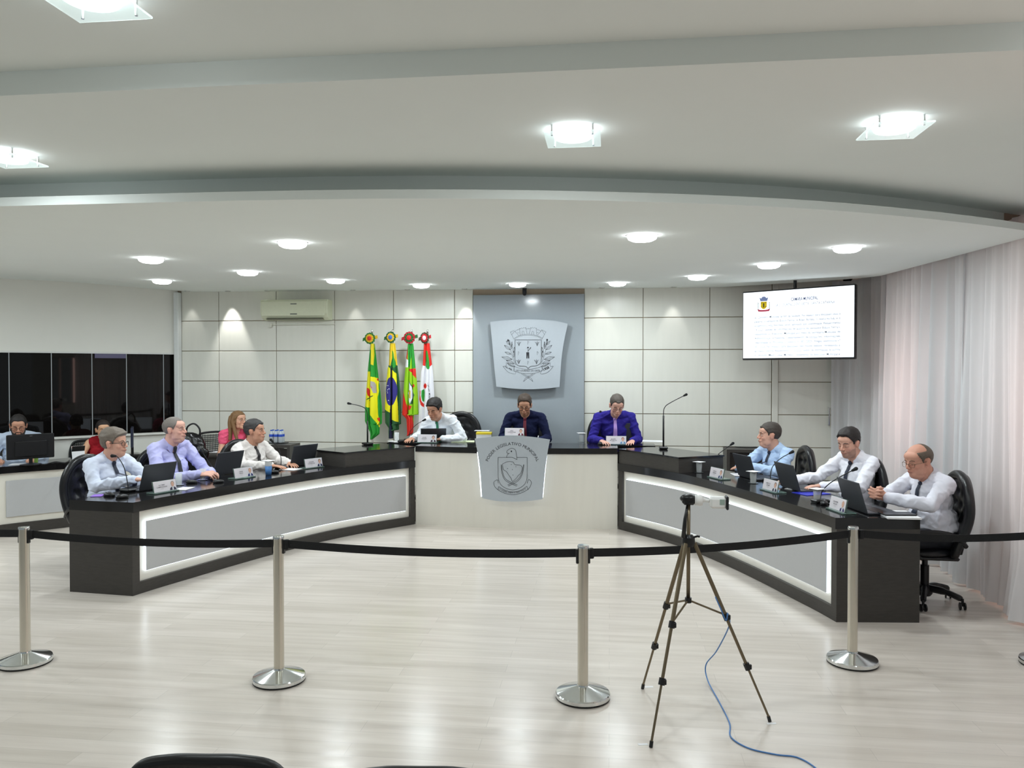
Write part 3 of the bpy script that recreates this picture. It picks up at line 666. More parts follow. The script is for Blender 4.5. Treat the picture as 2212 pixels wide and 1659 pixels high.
lines = ['ao Cemitério Municipal Jardim da Saudade. No espaço para discussão usou a', 'palavra os vereadores Edson Ferrari e Adair Borges. O texto foi lido e o', 'encaminhou, voto favorável sendo aprovado por unanimidade. Requerimento', '19/2025: pedido de informações de autoria do vereador Edson Ferrari,',
    'requerendo ao Executivo Municipal por meio da Secretaria Municipal de', 'Administração e Fazenda, Departamento de Licitações, informações', 'relacionadas ao Processo Licitatório nº 001/2025, Pregão eletrônico nº', '003/2025. No espaço para discussão não houve debate, recebendo a', 'aprovação unânime. Requerimento nº 20/2025: pedido de informações de autoria', 'do vereador Mauro Cesar Michelon, requerendo do Executivo Municipal e']
for i, l in enumerate(lines): mb = MB(); put_text(mb, l, S2(.5, .40 + .0635 * i), (1, 0, 0), (0, 0, 1), .040, col=srgb(96, 103, 122), fit=sw * .775, bold=.008); mb.build('text_line', M_art, t)
mb = MB(); g = lambda x, y: S2(.20 + (x - .5) * .125, .20 + (y - .5) * .25)
def pl(c_, *pts, dy=.001): mb.poly([g(*p) - Vector((0, dy, 0)) for p in pts], None, (0, .001, 0), col=c_)
pl(srgb(250, 215, 0), (.27, .30), (.73, .30), (.73, .62), (.62, .72), (.5, .76), (.38, .72), (.27, .62)); pl(srgb(150, 165, 215), (.16, .05), (.3, .1), (.4, .0), (.6, .0), (.7, .1), (.84, .05), (.76, .27), (.24, .27))
pl(srgb(205, 60, 90), (.02, .75), (.3, .80), (.7, .80), (.98, .75), (.92, .88), (.68, .9), (.32, .9), (.08, .88))
for sgn in (-1, 1):
    for k in range(5): x = .5 + sgn * .33; y = .35 + k * .09; pl(srgb(40, 110, 110), (x, y + .09), (x + sgn * .15, y - .03), (x + sgn * .12, y + .05))
pl(srgb(30, 30, 30), (.46, .4), (.54, .4), (.53, .66), (.47, .66), dy=.003)
for x, y in ((.34, .36), (.66, .36), (.34, .6), (.66, .6)): pl(srgb(60, 60, 30), (x - .03, y), (x + .03, y), (x, y + .06), dy=.003)
mb.build('screen_emblem', M_art, t)

# ================================================================== CHAIRS
def make_chair():
    t = thing('office_chair', '', 'chair')
    # backrest: rounded shield, tufted front, local +Y is forward
    def back_pt(u, v, front):   # u -1..1, v 0..1
        hw = .262 * math.sqrt(max(0, 1 - max(0, (v - .42) / .58) ** 2.9)) * (1 - .14 * max(0, (.3 - v) / .3) ** 2)
        x = u * hw; z = .445 + v * .61; yb = -.245 - .055 * v - .05 * math.sin(v * PI) * 0 + .05 * math.cos(v * 5.0) * (1 - v) + .05 * u * u
        e = (1 - abs(u) ** 6) ** .5 * (1 - abs(2 * v - 1) ** 8) ** .5
        th = .05 * e
        if front:
            tu = 0
            for r_, vv in enumerate((.30, .46, .62, .78)):
                for uu in ((-.5, 0, .5) if r_ % 2 else (-.25, .25)):
                    d2 = ((u - uu) * .25) ** 2 + ((v - vv) * .68) ** 2; tu += .022 * math.exp(-d2 / .0016)
            return (x, yb + th - tu, z)
        return (x, yb - th * .8, z)
    mb = MB(); nu, nv = 30, 40; v = []
    for fr in (1, 0):
        for j in range(nv + 1):
            for i in range(nu + 1): v.append(back_pt(-1 + 2 * i / nu, 1 - (1 - j / nv) ** 1.6, fr))
    n1 = (nu + 1) * (nv + 1); f = []
    for j in range(nv):
        for i in range(nu):
            a = j * (nu + 1) + i; f.append((a, a + nu + 1, a + nu + 2, a + 1)); f.append((n1 + a, n1 + a + 1, n1 + a + nu + 2, n1 + a + nu + 1))
    mb.add(v, f); mb.build('backrest', M_leather, t, True)
    vs = [1 - (1 - j / 26) ** 2.2 for j in range(27)]; rim = [back_pt(-1, q, 0) for q in vs] + [back_pt(1, q, 0) for q in vs[-2::-1]] + [back_pt(1 - 2 * i / 10, 0, 0) for i in range(1, 10)]
    mb = MB(); mb.tube(rim, .036, 10, closed=True); mb.build('backrest_rim', M_leather, t, True)
    mb = MB(); mb.ell((0, .03, .445), (.255, .26, .05), 28); mb.box((0, .03, .41), (.46, .44, .03), bev=.012); mb.build('seat', M_leather, t, True)
    for s in (-1, 1):
        mb = MB(); mb.tube(spline([(s * .26, -.22, .52), (s * .30, -.12, .61), (s * .305, .05, .635), (s * .30, .2, .60), (s * .28, .2, .48), (s * .2, .08, .405)], 6), .019, 8); mb.build('armrest', M_black, t, True)
    mb = MB(); mb.tube([(0, 0, .40), (0, 0, .30)], .022); mb.tube([(0, 0, .31), (0, 0, .10)], .033, 12); mb.box((0, -.02, .395), (.22, .26, .025), bev=.01); mb.tube([(0, -.1, .39), (0, -.27, .42), (0, -.285, .5)], .02); mb.build('gas_column', M_black, t, .6)
    mb = MB(); mb.lathe([(.045, .06), (.06, .08), (.055, .14), (.04, .15)], n=20)
    for k in range(5):
        a = 2 * PI * k / 5 + .3; c_, s_ = math.cos(a), math.sin(a); mb.tube(spline([(c_ * .03, s_ * .03, .125), (c_ * .16, s_ * .16, .118), (c_ * .28, s_ * .28, .085)], 5), [.03] * 5 + [.024] * 5 + [.018], 8)
    mb.build('star_base', M_black, t, .6)
    for k in range(5):
        a = 2 * PI * k / 5 + .3; mb = MB(); T = Matrix.Translation((.285 * math.cos(a), .285 * math.sin(a), .03)) @ Matrix.Rotation(a * 2.3, 4, 'Z') @ Matrix.Rotation(PI / 2, 4, 'X')
        for s in (-.017, .017): mb.lathe([(.02, s - .008), (.03, s - .005), (.03, s + .005), (.02, s + .008)], n=16, M=T)
        mb.tube([(.285 * math.cos(a), .285 * math.sin(a), .03), (.285 * math.cos(a), .285 * math.sin(a), .09)], .01); mb.build('caster', M_black, t)
    return t
CH0 = make_chair(); CH0['group'] = 'black leather swivel chairs at the desks'; _ch = [0]
def chair(x, y, z, fang, label):
    """fang: world angle of the direction faced"""
    if _ch[0] == 0: c = CH0; c.location = (x, y, z); c.rotation_euler = (0, 0, fang - PI / 2); c['label'] = label
    else: c = copy_tree(CH0, (x, y, z), fang - PI / 2, label)
    _ch[0] += 1; return c

# ================================================================== PEOPLE
def remesh(mb, vox, name, smooth_it=3, fac=.5):
    me = mb.mesh('tmp', None); o = bpy.data.objects.new('tmp', me); COL.objects.link(o)
    r = o.modifiers.new('r', 'REMESH'); r.mode = 'VOXEL'; r.voxel_size = vox; r.use_smooth_shade = True
    s = o.modifiers.new('s', 'SMOOTH'); s.factor = fac; s.iterations = smooth_it
    dg = bpy.context.evaluated_depsgraph_get(); out = bpy.data.meshes.new_from_object(o.evaluated_get(dg)); out.name = name
    bpy.data.objects.remove(o); bpy.data.meshes.remove(me); out.shade_smooth(); return out
def obj_of(me, name, m, parent):
    me.materials.clear(); me.materials.append(m); o = bpy.data.objects.new(name, me); COL.objects.link(o); o.parent = parent; return o
def set_cols(me, cols):
    a = me.color_attributes.new('Col', 'FLOAT_COLOR', 'POINT'); a.data.foreach_set('color', np.asarray(cols, np.float32).ravel())
def coords(me):
    c = np.empty(len(me.vertices) * 3, np.float32); me.vertices.foreach_get('co', c); return c.reshape(-1, 3)

def head_prims(mb, T, w=1., fat=0., nose=1., fem=0):
    R = T.to_3x3(); E = lambda c, r: mb.ell(T @ Vector(c), r, 20, R)
    E((0, -.014, .036), (.0745 * w, .095, .084)); E((0, .022, -.012), (.066 * w, .064, .086)); E((0, .028, -.066), ((.054 - .006 * fem + .012 * fat) * w, .052, .042))
    E((0, .028, -.046), ((.060 + .006 * fat) * w, .056, .048)); E((0, .060, -.080), (.034 * w, .028, .030)); E((0, .066, -.094), (.026 * (1 + .3 * fat), .022, .018)); E((0, .05, .045), (.062 * w, .044, .04))
    for s in (-1, 1):
        E((s * .036, .055, -.026), (.023 + .003 * fat, .024, .026)); mb.cap(T @ Vector((s * .012, .086, .022)), T @ Vector((s * .046, .072, .022)), .010, .008)
        E((s * .0755 * w, -.008, -.004), (.010, .020, .031)); E((s * .082 * w, -.014, .010), (.006, .016, .018)); E((s * .042, .024, -.062), (.016 + .009 * fat, .036, .036))
        E((s * .012, .098, -.030), (.009, .010, .008)); E((s * .032, .066, -.001), (.019, .018, .013))
    mb.cap(T @ Vector((0, .086, .016)), T @ Vector((0, .106 * 1 + .003 * (nose - 1), -.022)), .008, .0115)
    E((0, .108 + .004 * (nose - 1), -.027), (.0115, .010, .010)); E((0, .084, -.056), (.026, .014, .014)); E((0, .0955, -.0535), (.021, .007, .0045)); E((0, .094, -.0635), (.019, .0075, .0055)); E((0, .08, -.08), (.022, .012, .012))
    if fat > 0: E((0, .03, -.10), (.05 * fat + .02, .045, .022 + .012 * fat))
HE = [((0, -.014, .036), (.0745, .095, .084)), ((0, .022, -.012), (.066, .064, .086)), ((0, .05, .045), (.062, .044, .04)), ((0, .028, -.066), (.054, .052, .042))]
def hair_mesh(T, w, style):
    """closed shell following the skull; thickness comes from the style, sunk under the skin elsewhere"""
    c0 = np.array((0, -.012, .015)); nu, nv = 72, 54; v = []; mb = MB()
    top, side, hl, sb, nape = style.get('top', .014), style.get('side', .006), style.get('line', .072), style.get('burn', -.012), style.get('nape', -.07)
    for j in range(nv + 1):
        th = PI * j / nv
        for i in range(nu):
            ph = 2 * PI * i / nu; d = np.array((math.sin(th) * math.sin(ph), math.sin(th) * math.cos(ph), math.cos(th))); rr = 0
            for c, r in HE:
                c = np.array(c); r = np.array(r) * np.array((w, 1, 1)); a = ((d / r) ** 2).sum(); b = 2 * ((c0 - c) * d / r ** 2).sum(); e = (((c0 - c) / r) ** 2).sum() - 1
                D = b * b - 4 * a * e
                if D > 0: rr = max(rr, (-b + math.sqrt(D)) / (2 * a))
            p = c0 + d * rr; x, y, z = p
            line = np.interp(y, [-.12, -.06, -.032, -.024, .012, .022, .03, .045, .07, .1], [nape, nape + .004, -.05, .028, .028, sb, .022, .045, hl, hl + .004])
            line += style.get('recede', 0) * math.exp(-((abs(x) - .038) / .016) ** 2) * (y > .03)
            mk = sm(-.006, .006, z - line)
            if style.get('bald'):
                mk *= 1 - sm(0, .012, z - .070) * sm(-.045, -.012, y)
            tt = side + (top - side) * sm(.03, .10, z)
            nz = noise.noise(Vector((x * 60, y * 25, z * 60))) * .003 * (top / .014) + style.get('mess', 0) * noise.noise(Vector((x * 22 + 5, y * 22, z * 22)))
            if style.get('quiff') and y > .02 and z > .05: tt += style['quiff'] * sm(.02, .08, y)
            r2 = rr + (tt + nz) * mk - .007 * (1 - mk); q = c0 + d * r2; v.append(T @ Vector(q))
    f = [(j * nu + i, (j + 1) * nu + i, (j + 1) * nu + (i + 1) % nu, j * nu + (i + 1) % nu) for j in range(nv) for i in range(nu)]
    mb.add(v, f)
    for pts, r0, r1 in style.get('locks', []):
        P_ = spline([T @ Vector(p) for p in pts], 5); mb.tube(P_, [r0 + (r1 - r0) * i / (len(P_) - 1) for i in range(len(P_))], 10)
    return mb
def hand(mb, wr, d, nrm, curl=.6, s=1, thumb=1, spread=.1, sz=1.):
    """wr wrist, d direction of the fingers, nrm palm normal, s +1 right / -1 left side of the thumb"""
    wr = Vector(wr); d = Vector(d).normalized(); nrm = Vector(nrm); nrm = (nrm - d * nrm.dot(d)).normalized(); x = d.cross(nrm) * s   # x points to the thumb side
    mb.cap(wr - d * .02, wr + d * .02, .027 * sz, .03 * sz, 12, .72, nrm)
    for k in range(4):
        u = (k - 1.5) * .0195 * sz
        mb.cap(wr + d * .02 * sz - x * u * .6, wr + d * .078 * sz - x * u, .017 * sz, .0125 * sz, 10, .85, nrm)
        L = (.040, .045, .041, .032)[k] * sz; p = wr + d * (.082 - .003 * abs(k - 1)) * sz - x * u; a = curl * .6; dd = d - x * (u / .02) * spread
        for j in range(3):
            q = (dd.normalized() * math.cos(a) + nrm * math.sin(a)) * L * (1, .62, .48)[j]; mb.cap(p, p + q, (.0098, .0088, .0080)[j] * sz, (.0088, .0080, .0070)[j] * sz, 9); p = p + q; a += curl * (.9, .7, 0)[j]
    p = wr + d * .022 * sz + x * .024 * sz; t1 = p + (d * .7 + x * .55 + nrm * .3).normalized() * .040 * sz; t2 = t1 + (d * .95 + x * .05 + nrm * (.2 + .3 * thumb)).normalized() * .032 * sz
    mb.cap(p - x * .01, t1, .0155 * sz, .0115 * sz, 9); mb.cap(t1, t2, .011 * sz, .0085 * sz, 9)

def person(label, x, y, z0, fang, P_):
    g = lambda k, d=None: P_.get(k, d)
    root = thing('person', label, 'person', (x, y, z0), fang - PI / 2); sc_ = g('scale', 1.05); root.scale = (sc_, sc_, sc_)
    girth = g('girth', 1.); lean = math.radians(g('lean', 6)); sl = math.radians(g('side', 0)); hs = g('hs', 1.0) * 1.065
    up = Vector((math.sin(sl), math.sin(lean), math.cos(lean) * math.cos(sl))).normalized(); fw = Vector((0, math.cos(lean), -math.sin(lean))); rt = fw.cross(up).normalized(); fw = up.cross(rt)
    tw = math.radians(g('twist', 0)); rt2 = rt * math.cos(tw) + fw * math.sin(tw); fw2 = fw * math.cos(tw) - rt * math.sin(tw)
    base = Vector((0, g('hipy', -.02), .525)); TH = g('torso', .46)
    at = lambda u, v, w: base + up * w + fw * v + rt * u
    at2 = lambda u, v, w: base + up * w + fw2 * v + rt2 * u
    shw = g('shw', .182); shr = [at2(s * shw, -.005, TH - .035) for s in (1, -1)]   # 0 right, 1 left
    nb = at2(0, -.01, TH + .01); hy, hp, hr = [math.radians(a) for a in g('head', (0, 0, 0))]
    HR = Matrix.Rotation(hy, 4, 'Z') @ Matrix.Rotation(hp, 4, 'X') @ Matrix.Rotation(hr, 4, 'Y')
    hf = HR @ Vector((0, 1, 0)); hu = HR @ Vector((0, 0, 1))
    piv = nb + (up * .5 + Vector((0, 0, .5))).normalized() * .014 + fw * .05 + Vector(g('neck', (0, 0, 0))); HC = piv + hu * .112 * hs + hf * .028
    T = Matrix.Translation(HC) @ HR @ Matrix.Scale(hs, 4); fat = g('fat', 0.); hw = g('hw', 1.)
    arms = [(Vector(a[0]) / sc_, Vector(a[1]) / sc_, a[2]) for a in g('arms')]; skin = g('skin', srgb(205, 150, 122)); fem = g('fem', 0)
    TR = Matrix((rt, fw, up)).transposed(); TR2 = Matrix((rt2, fw2, up)).transposed()
    def torso(mb, e):
        G = girth
        mb.ell(base + up * (.075 if e > 0 else 0), (.165 * G + e, .118 * G + e, .10 + e), 24, TR); mb.ell(at(0, .01 + .02 * (G - 1), .13), (.150 * G + e, .112 * G * g('belly', 1) + e, .15 + e), 24, TR)
        mb.ell(at2(0, -.005, .30), (.160 * (.75 + .25 * G) + e, .112 * (.8 + .2 * G) + e, .155 + e), 24, TR2); mb.ell(at2(0, -.012, .395), (.165 + e, .088 + e, .075 + e), 24, TR2)
        if fem:
            for s in (-1, 1): mb.ell(at2(s * .07, .085, .29), (.062 + e, .05 + e, .06 + e), 16, TR2)
        for i in (0, 1):
            if e > 0 and g('sleeve') == 'none': mb.cap(at2((-1, 1)[i] * .09, 0, TH - .02), at2((-1, 1)[i] * .08, 0, .3), .045, .06); continue
            s = shr[i]; mb.ell(s, .058 + e, 16); mb.cap(nb + up * .0, s + up * .012, .052 + e * .6, .044 + e * .6, 14); mb.cap(at2(0, 0, .36), s - up * .02, .08 + e * .5, .055 + e, 14)
    def arm(mb, i, e, cuff=1., w0=.057, w1=.036):
        el, wr = Vector(arms[i][0]), Vector(arms[i][1]); s = shr[i]; m1 = w0 * (.9 + .1 * girth)
        mb.cap(s, s.lerp(el, .5), m1 + e, m1 * .88 + e, 16); mb.cap(s.lerp(el, .5), el, m1 * .88 + e, .043 + e, 16)
        if cuff > 0: mb.cap(el, el.lerp(wr, .35 * cuff if cuff < .5 else .4), .044 + e, .045 + e, 16); mb.cap(el.lerp(wr, .35 * min(1, cuff)), el.lerp(wr, cuff), .045 + e, .045 + (w1 - .045) * cuff + e, 16)
    # continuous body
    mb = MB(); torso(mb, -.018); head_prims(mb, T, hw, fat, g('nose', 1.), fem)
    mb.cap(nb - up * .05, HC + hu * -.045 - hf * .018, (.060 + .012 * fat) * (1 - .2 * fem), (.060 + .01 * fat) * (1 - .2 * fem), 18)
    for i in (0, 1):
        el, wr = Vector(arms[i][0]), Vector(arms[i][1]); s = shr[i]; bare = g('sleeve', 'long') != 'long'
        k = 0. if bare else -.012; th = .84 if fem else 1.
        mb.cap(s, s.lerp(el, .5), (.05 + k) * th, (.047 + k) * th, 14); mb.cap(s.lerp(el, .5), el, (.047 + k) * th, (.04 + k * .6) * th, 14); mb.cap(el, el.lerp(wr, .35), (.041 + k * .6) * th, (.042 + k * .6) * th, 14); mb.cap(el.lerp(wr, .35), wr, (.042 + k * .6) * th, .0265 * th, 14)
        h = arms[i][2]; hand(mb, wr + (Vector(h['d']).normalized() * .012), h['d'], h['n'], h.get('curl', .6), h.get('s', 1 if i == 0 else -1), h.get('thumb', 1), h.get('spread', .1), .93 if fem else 1.03)
    kn = g('knees', [(.13, .43, .50), (-.13, .43, .50)]); an = g('ankles', [(.12, .40, .10), (-.12, .40, .10)])
    for i in (0, 1):
        K, A = Vector(kn[i]), Vector(an[i]); hp_ = base + rt * (.09 if i == 0 else -.09); mb.cap(hp_, K, .068, .048, 14); mb.cap(K, A, .045, .034, 14)
    me = remesh(mb, .0055, 'body'); c = coords(me); Ti = np.array(T.inverted()); lc = c @ Ti[:3, :3].T + Ti[:3, 3]
    col = np.tile(np.array(skin, np.float32), (len(c), 1)); X, Y, Z = lc[:, 0], lc[:, 1], lc[:, 2]
    def blend(mask, cc): 
        mm = np.clip(mask, 0, 1)[:, None]; col[:] = col * (1 - mm) + np.array(cc, np.float32) * mm
    gs = lambda cx, cy, cz, r: np.exp(-(((np.abs(X) - cx) / r[0]) ** 2 + ((Y - cy) / r[1]) ** 2 + ((Z - cz) / r[2]) ** 2))
    red = (skin[0] * .95, skin[1] * .62, skin[2] * .60, 1)
    blend(.4 * gs(.04, .07, -.03, (.022, .03, .018)), red); blend(.45 * gs(0, .11, -.028, (.014, .02, .012)), red); blend(.5 * gs(.08, -.01, 0, (.012, .03, .035)), red)
    if g('beard'):
        bc, ba = g('beard'); m = ((Z < -.036) & (Z > -.125) & (Y > .0)).astype(float) * (1 - gs(0, .1, -.058, (.02, .03, .007))) * np.clip((-.036 - Z + (Y < .05) * .02) / .012 + .2, 0, 1)
        m *= ((Z < -.05) | (np.abs(X) < .03) | (Y < .06)); blend(ba * m, bc)
    blend(.75 * gs(0, .1, -.058, (.024, .03, .0065)), (skin[0] * .72, skin[1] * .42, skin[2] * .42, 1)); blend(.9 * gs(0, .1, -.0585, (.02, .03, .0016)), (.12, .05, .05, 1))
    blend(.35 * gs(.032, .075, .002, (.018, .02, .012)), (skin[0] * .6, skin[1] * .5, skin[2] * .5, 1))
    set_cols(me, col); obj_of(me, 'body', M_skin, root)
    # eyes, brows
    hc = g('haircol', srgb(45, 38, 35)); HM = mat('hair_%02x%02x%02x' % tuple(int(v * 255) for v in hc[:3]), hc, .55, var=.35, scale=70, stretch=(3, 1, 3), bump=.35)
    M_eye = mat('eye_white', srgb(225, 220, 215), .25); M_iris = mat('iris', srgb(45, 32, 25), .2)
    for s in (-1, 1):
        m_ = MB()
        if g('eyes', 'open') == 'open':
            m_.ell(T @ Vector((s * .032, .0775, -.0005)), .0074 * hs, 12, col=srgb(205, 196, 190)); lk = Vector(g('look', (0, 1, 0))).normalized(); m_.ell(T @ (Vector((s * .032, .0775, -.0005)) + lk * .0048), .0040 * hs, 10, col=srgb(40, 30, 26)); m_.cap(T @ Vector((s * .021, .083, .006)), T @ Vector((s * .044, .075, .006)), .0018, .0016, 6, col=srgb(50, 38, 34))
        else: m_.cap(T @ Vector((s * .021, .0845, -.006)), T @ Vector((s * .044, .0765, -.005)), .0022, .0018, 6, col=srgb(60, 42, 36)); m_.ell(T @ Vector((s * .032, .074, -.001)), .0105 * hs, 12, col=skin)
        m_.build('eye', M_art, root, True)
        m_ = MB(); m_.tube([T @ Vector(p) for p in ((s * .014, .0935, .0215), (s * .030, .0905, .0265), (s * .048, .0775, .0215))], [.0025, .0034, .0018], 6); m_.build('eyebrow', mat('brow_%02x%02x%02x' % tuple(int(v * 255) for v in g('brow', hc)[:3]), g('brow', hc), .7), root, True)
    if g('hair'):
        hb = hair_mesh(T, hw, g('hair'))
        if g('hair').get('locks'): obj_of(remesh(hb, .007, 'hair', 5), 'hair', HM, root)
        else: hb.build('hair', HM, root, True)
    if g('bowl_beard'):
        m_ = MB(); E = lambda c, r: m_.ell(T @ Vector(c), r, 14, T.to_3x3())
        E((0, .058, -.094), (.030, .028, .024)); E((0, .088, -.045), (.026, .012, .004))
        for s in (-1, 1): E((s * .042, .035, -.076), (.022, .036, .026)); E((s * .056, .015, -.05), (.014, .03, .034)); E((s * .026, .078, -.062), (.006, .016, .018))
        obj_of(remesh(m_, .005, 'beard', 2), 'beard', HM, root)
    gl = g('glasses')
    if gl:
        m_ = MB(); gy, gz = .101, gl.get('z', -.003)
        for s in (-1, 1):
            rim = [T @ Vector((s * .033 + .023 * math.copysign(abs(math.cos(a)) ** .6, math.cos(a)), gy - .25 * max(0, abs(s * .033 + .023 * math.cos(a)) - .03), gz + .017 * math.copysign(abs(math.sin(a)) ** .6, math.sin(a)))) for a in np.linspace(0, 2 * PI, 21)[:-1]]
            m_.tube(rim, gl.get('r', .0018), 6, closed=True); m_.tube([T @ Vector(p) for p in ((s * .056, gy - .007, gz + .008), (s * .074 * hw, .06, gz + .01), (s * .082 * hw, -.005, gz + .012), (s * .08 * hw, -.022, gz))], gl.get('r', .0018), 6)
        m_.tube([T @ Vector(p) for p in ((-.01, gy, gz + .004), (0, gy + .004, gz + .008), (.01, gy, gz + .004))], gl.get('r', .0018), 6)
        m_.build('glasses', mat(gl.get('m', 'glasses_black'), gl.get('c', srgb(25, 22, 22)), .3, gl.get('metal', 0)), root, True)
    # shirt
    ex = .004; mb = MB(); torso(mb, ex); sl_ = g('sleeve', 'long')
    for i in (0, 1):
        if sl_ == 'long': arm(mb, i, .004, .985)
        elif sl_ == 'cap': el = Vector(arms[i][0]); mb.cap(shr[i], shr[i].lerp(el, .3), .058, .056, 16)
    me = remesh(mb, .0075, 'shirt', 4); n = len(me.vertices); c = coords(me); nn = np.empty(n * 3, np.float32); me.vertices.foreach_get('normal', nn); nn = nn.reshape(-1, 3)
    sd = random.random() * 50; am = g('wrinkle', 1.)
    d = np.empty(n)
    for k in range(n):
        p = Vector(c[k]); a = noise.noise(Vector((p.x * 9 + sd, p.y * 9, p.z * 16))); b = 1 - abs(noise.noise(Vector((p.x * 7 + p.z * 10, p.y * 13, p.z * 8 + sd)))) * 3.2; b2 = 1 - abs(noise.noise(Vector((p.x * 15 - p.z * 12, p.y * 22, p.z * 18 + sd)))) * 3; d[k] = .004 * a + .009 * max(0, b) + .004 * max(0, b2)
    if sl_ == 'none':
        pass
    c = c + nn * (d * am)[:, None]; me.vertices.foreach_set('co', c.astype(np.float32).ravel()); me.update()
    scol = g('shirt', srgb(228, 230, 238)); so = obj_of(me, g('topname', 'shirt'), mat('cloth_%02x%02x%02x' % tuple(int(v * 255) for v in scol[:3]), scol, .85, var=.03, bump=.08, scale=300, spec=.2), root)
    bvh = BVHTree.FromPolygons([tuple(v) for v in c], [tuple(p.vertices) for p in me.polygons])
    # collar and tie
    nax = (HC - hu * .05 - hf * .015 - nb).normalized(); nf = (fw2 - nax * fw2.dot(nax)).normalized(); nr_ = nf.cross(nax)
    if g('collar', 1):
        n_ = 40; v = []; R0 = (.062 + .012 * fat)
        for k in range(n_ + 1):
            a = math.radians(9 + 342 * k / n_); fr_ = math.exp(-(min(a, 2 * PI - a) / .62) ** 2); ca, sa = math.cos(a), math.sin(a)
            dirv = nf * ca + nr_ * sa; o_ = nb + nf * (.012)
            for (rad, h) in ((R0 + .006, -.018), (R0 + .001, .034 - .018 * fr_ + .010 * (1 - ca) / 2), (R0 + .004, .037 - .018 * fr_ + .010 * (1 - ca) / 2), (R0 + .020 + .010 * fr_, -.006 - .050 * fr_ + .012 * (1 - ca) / 2), (R0 + .014 + .008 * fr_, -.008 - .048 * fr_ + .012 * (1 - ca) / 2)):
                v.append(o_ + dirv * rad + nax * h)
        f = [(k * 5 + j, (k + 1) * 5 + j, (k + 1) * 5 + (j + 1) % 5, k * 5 + (j + 1) % 5) for k in range(n_) for j in range(5)] + [(4, 3, 2, 1, 0), tuple(n_ * 5 + j for j in range(5))]
        m_ = MB(); m_.add(v, f); m_.build('collar', so.data.materials[0], root, 1.0)
    tc = g('tie')
    if tc:
        pts = []; st = nb + nf * (.012 + .062 + .012 * fat + .016) + nax * .002; steps = 22
        for k in range(steps + 1):
            w_ = TH - .045 - (TH - .09) * k / steps; o_ = at2(0, .45, w_); loc, no, ix, dist = bvh.ray_cast(o_, -fw2, .6)
            pts.append((loc + fw2 * .007) if loc else (pts[-1] - up * .018 if pts else at2(0, .1, w_)))
        pts = [st] + pts; v = []; f = []
        for k, p in enumerate(pts): hw_ = (.013 if k == 0 else .016 + .020 * k / len(pts)); v += [p - rt2 * hw_, p + fw2 * .006, p + rt2 * hw_, p - fw2 * .004]
        for k in range(len(pts) - 1):
            for j in range(4): f.append((k * 4 + j, k * 4 + 4 + j, k * 4 + 4 + (j + 1) % 4, k * 4 + (j + 1) % 4))
        m_ = MB(); m_.add(v, f); m_.cap(st + nax * .012, st - up * .030 + fw2 * .004, .020, .012, 10, .7, fw2); m_.build('tie', mat('tie_%02x%02x%02x' % tuple(int(q * 255) for q in tc[:3]), tc, .5, var=.1, scale=150), root, .8)
    # trousers and shoes
    mb = MB(); mb.ell(base - up * .01, (.185 * (girth + .04), .15 * girth, .10), 20); mb.ell(base + up * .05, (.175 * girth, .128 * girth, .055), 20)
    for i in (0, 1):
        K, A = Vector(kn[i]), Vector(an[i]); hp_ = base + rt * (.09 if i == 0 else -.09) - Vector((0, 0, .01)); mb.cap(hp_, K, .088 * (.8 + .2 * girth), .068, 16); mb.cap(K, A, .066, .056, 16)
    obj_of(remesh(mb, .012, 'trousers', 3), 'trousers', mat('dark_trousers', srgb(30, 31, 38), .8, var=.15, bump=.1, scale=200), root)
    for i in (0, 1):
        A = Vector(an[i]); m_ = MB(); m_.cap((A.x, A.y - .04, .045), (A.x, A.y + .13, .038), .045, .038, 14, .9, (0, 0, 1)); m_.box((A.x, A.y + .045, .012), (.085, .26, .022), bev=.008); m_.cap((A.x, A.y - .02, .06), (A.x, A.y - .01, .11), .04, .038); obj_of(remesh(m_, .01, 'shoe', 2), 'shoe', M_leather, root)
    print('PERSON', label[:40], 'top z', round(max(v.co.z for v in root.children[0].data.vertices) + z0, 3) if root.children else '')
    return root

# ------------------------------------------------------------------ who sits where
ARM = lambda el, wr, d, n, **k: (el, wr, dict(d=d, n=n, **k))
def crossed(up_=1):
    return [ARM((.27, .15, .83), (.075, .405, .885), (-.6, .8, -.02), (.1, -.1, -1), curl=.3), ARM((-.25, .30, .83), (.02, .30, .85), (1, -.35, .2), (0, .6, -1), curl=.3)]
MIR = lambda A: [((-b[0][0], b[0][1], b[0][2]), (-b[1][0], b[1][1], b[1][2]), dict(b[2], d=(-b[2]['d'][0],) + tuple(b[2]['d'][1:]), n=(-b[2]['n'][0],) + tuple(b[2]['n'][1:]))) for b in (A[1], A[0])]
def typing(y=.36, z=.79, w=.13, e=.25): return [ARM((e, .12, z + .04), (w, y, z + .04), (-.35, 1, -.06), (0, 0, -1), curl=.25), ARM((-e, .12, z + .04), (-w, y, z + .04), (.35, 1, -.06), (0, 0, -1), curl=.25)]
SK1, SK2, SK3 = srgb(216, 166, 144), srgb(202, 150, 124), srgb(224, 174, 156)
WHITE, NAVY = srgb(232, 233, 240), srgb(28, 34, 56)
def seat(side, Yd, off=1.0):
    fr = FRM[side]; best = min(range(len(fr[0])), key=lambda i: abs(fr[0][i].y - Yd)); p, n = fr[0][best], fr[1][best]
    return p + n * off, n
def at_desk(side, Yd, label, P_, chl, off=1.0, turn=0, chturn=0, choff=.0):
    p, n = seat(side, Yd, off); fa = math.atan2(-n.y, -n.x); q = p + n * (.02 + choff)
    chair(q.x, q.y, 0, fa + math.radians(turn + chturn), chl); return person(label, p.x, p.y, 0, fa + math.radians(turn), P_)

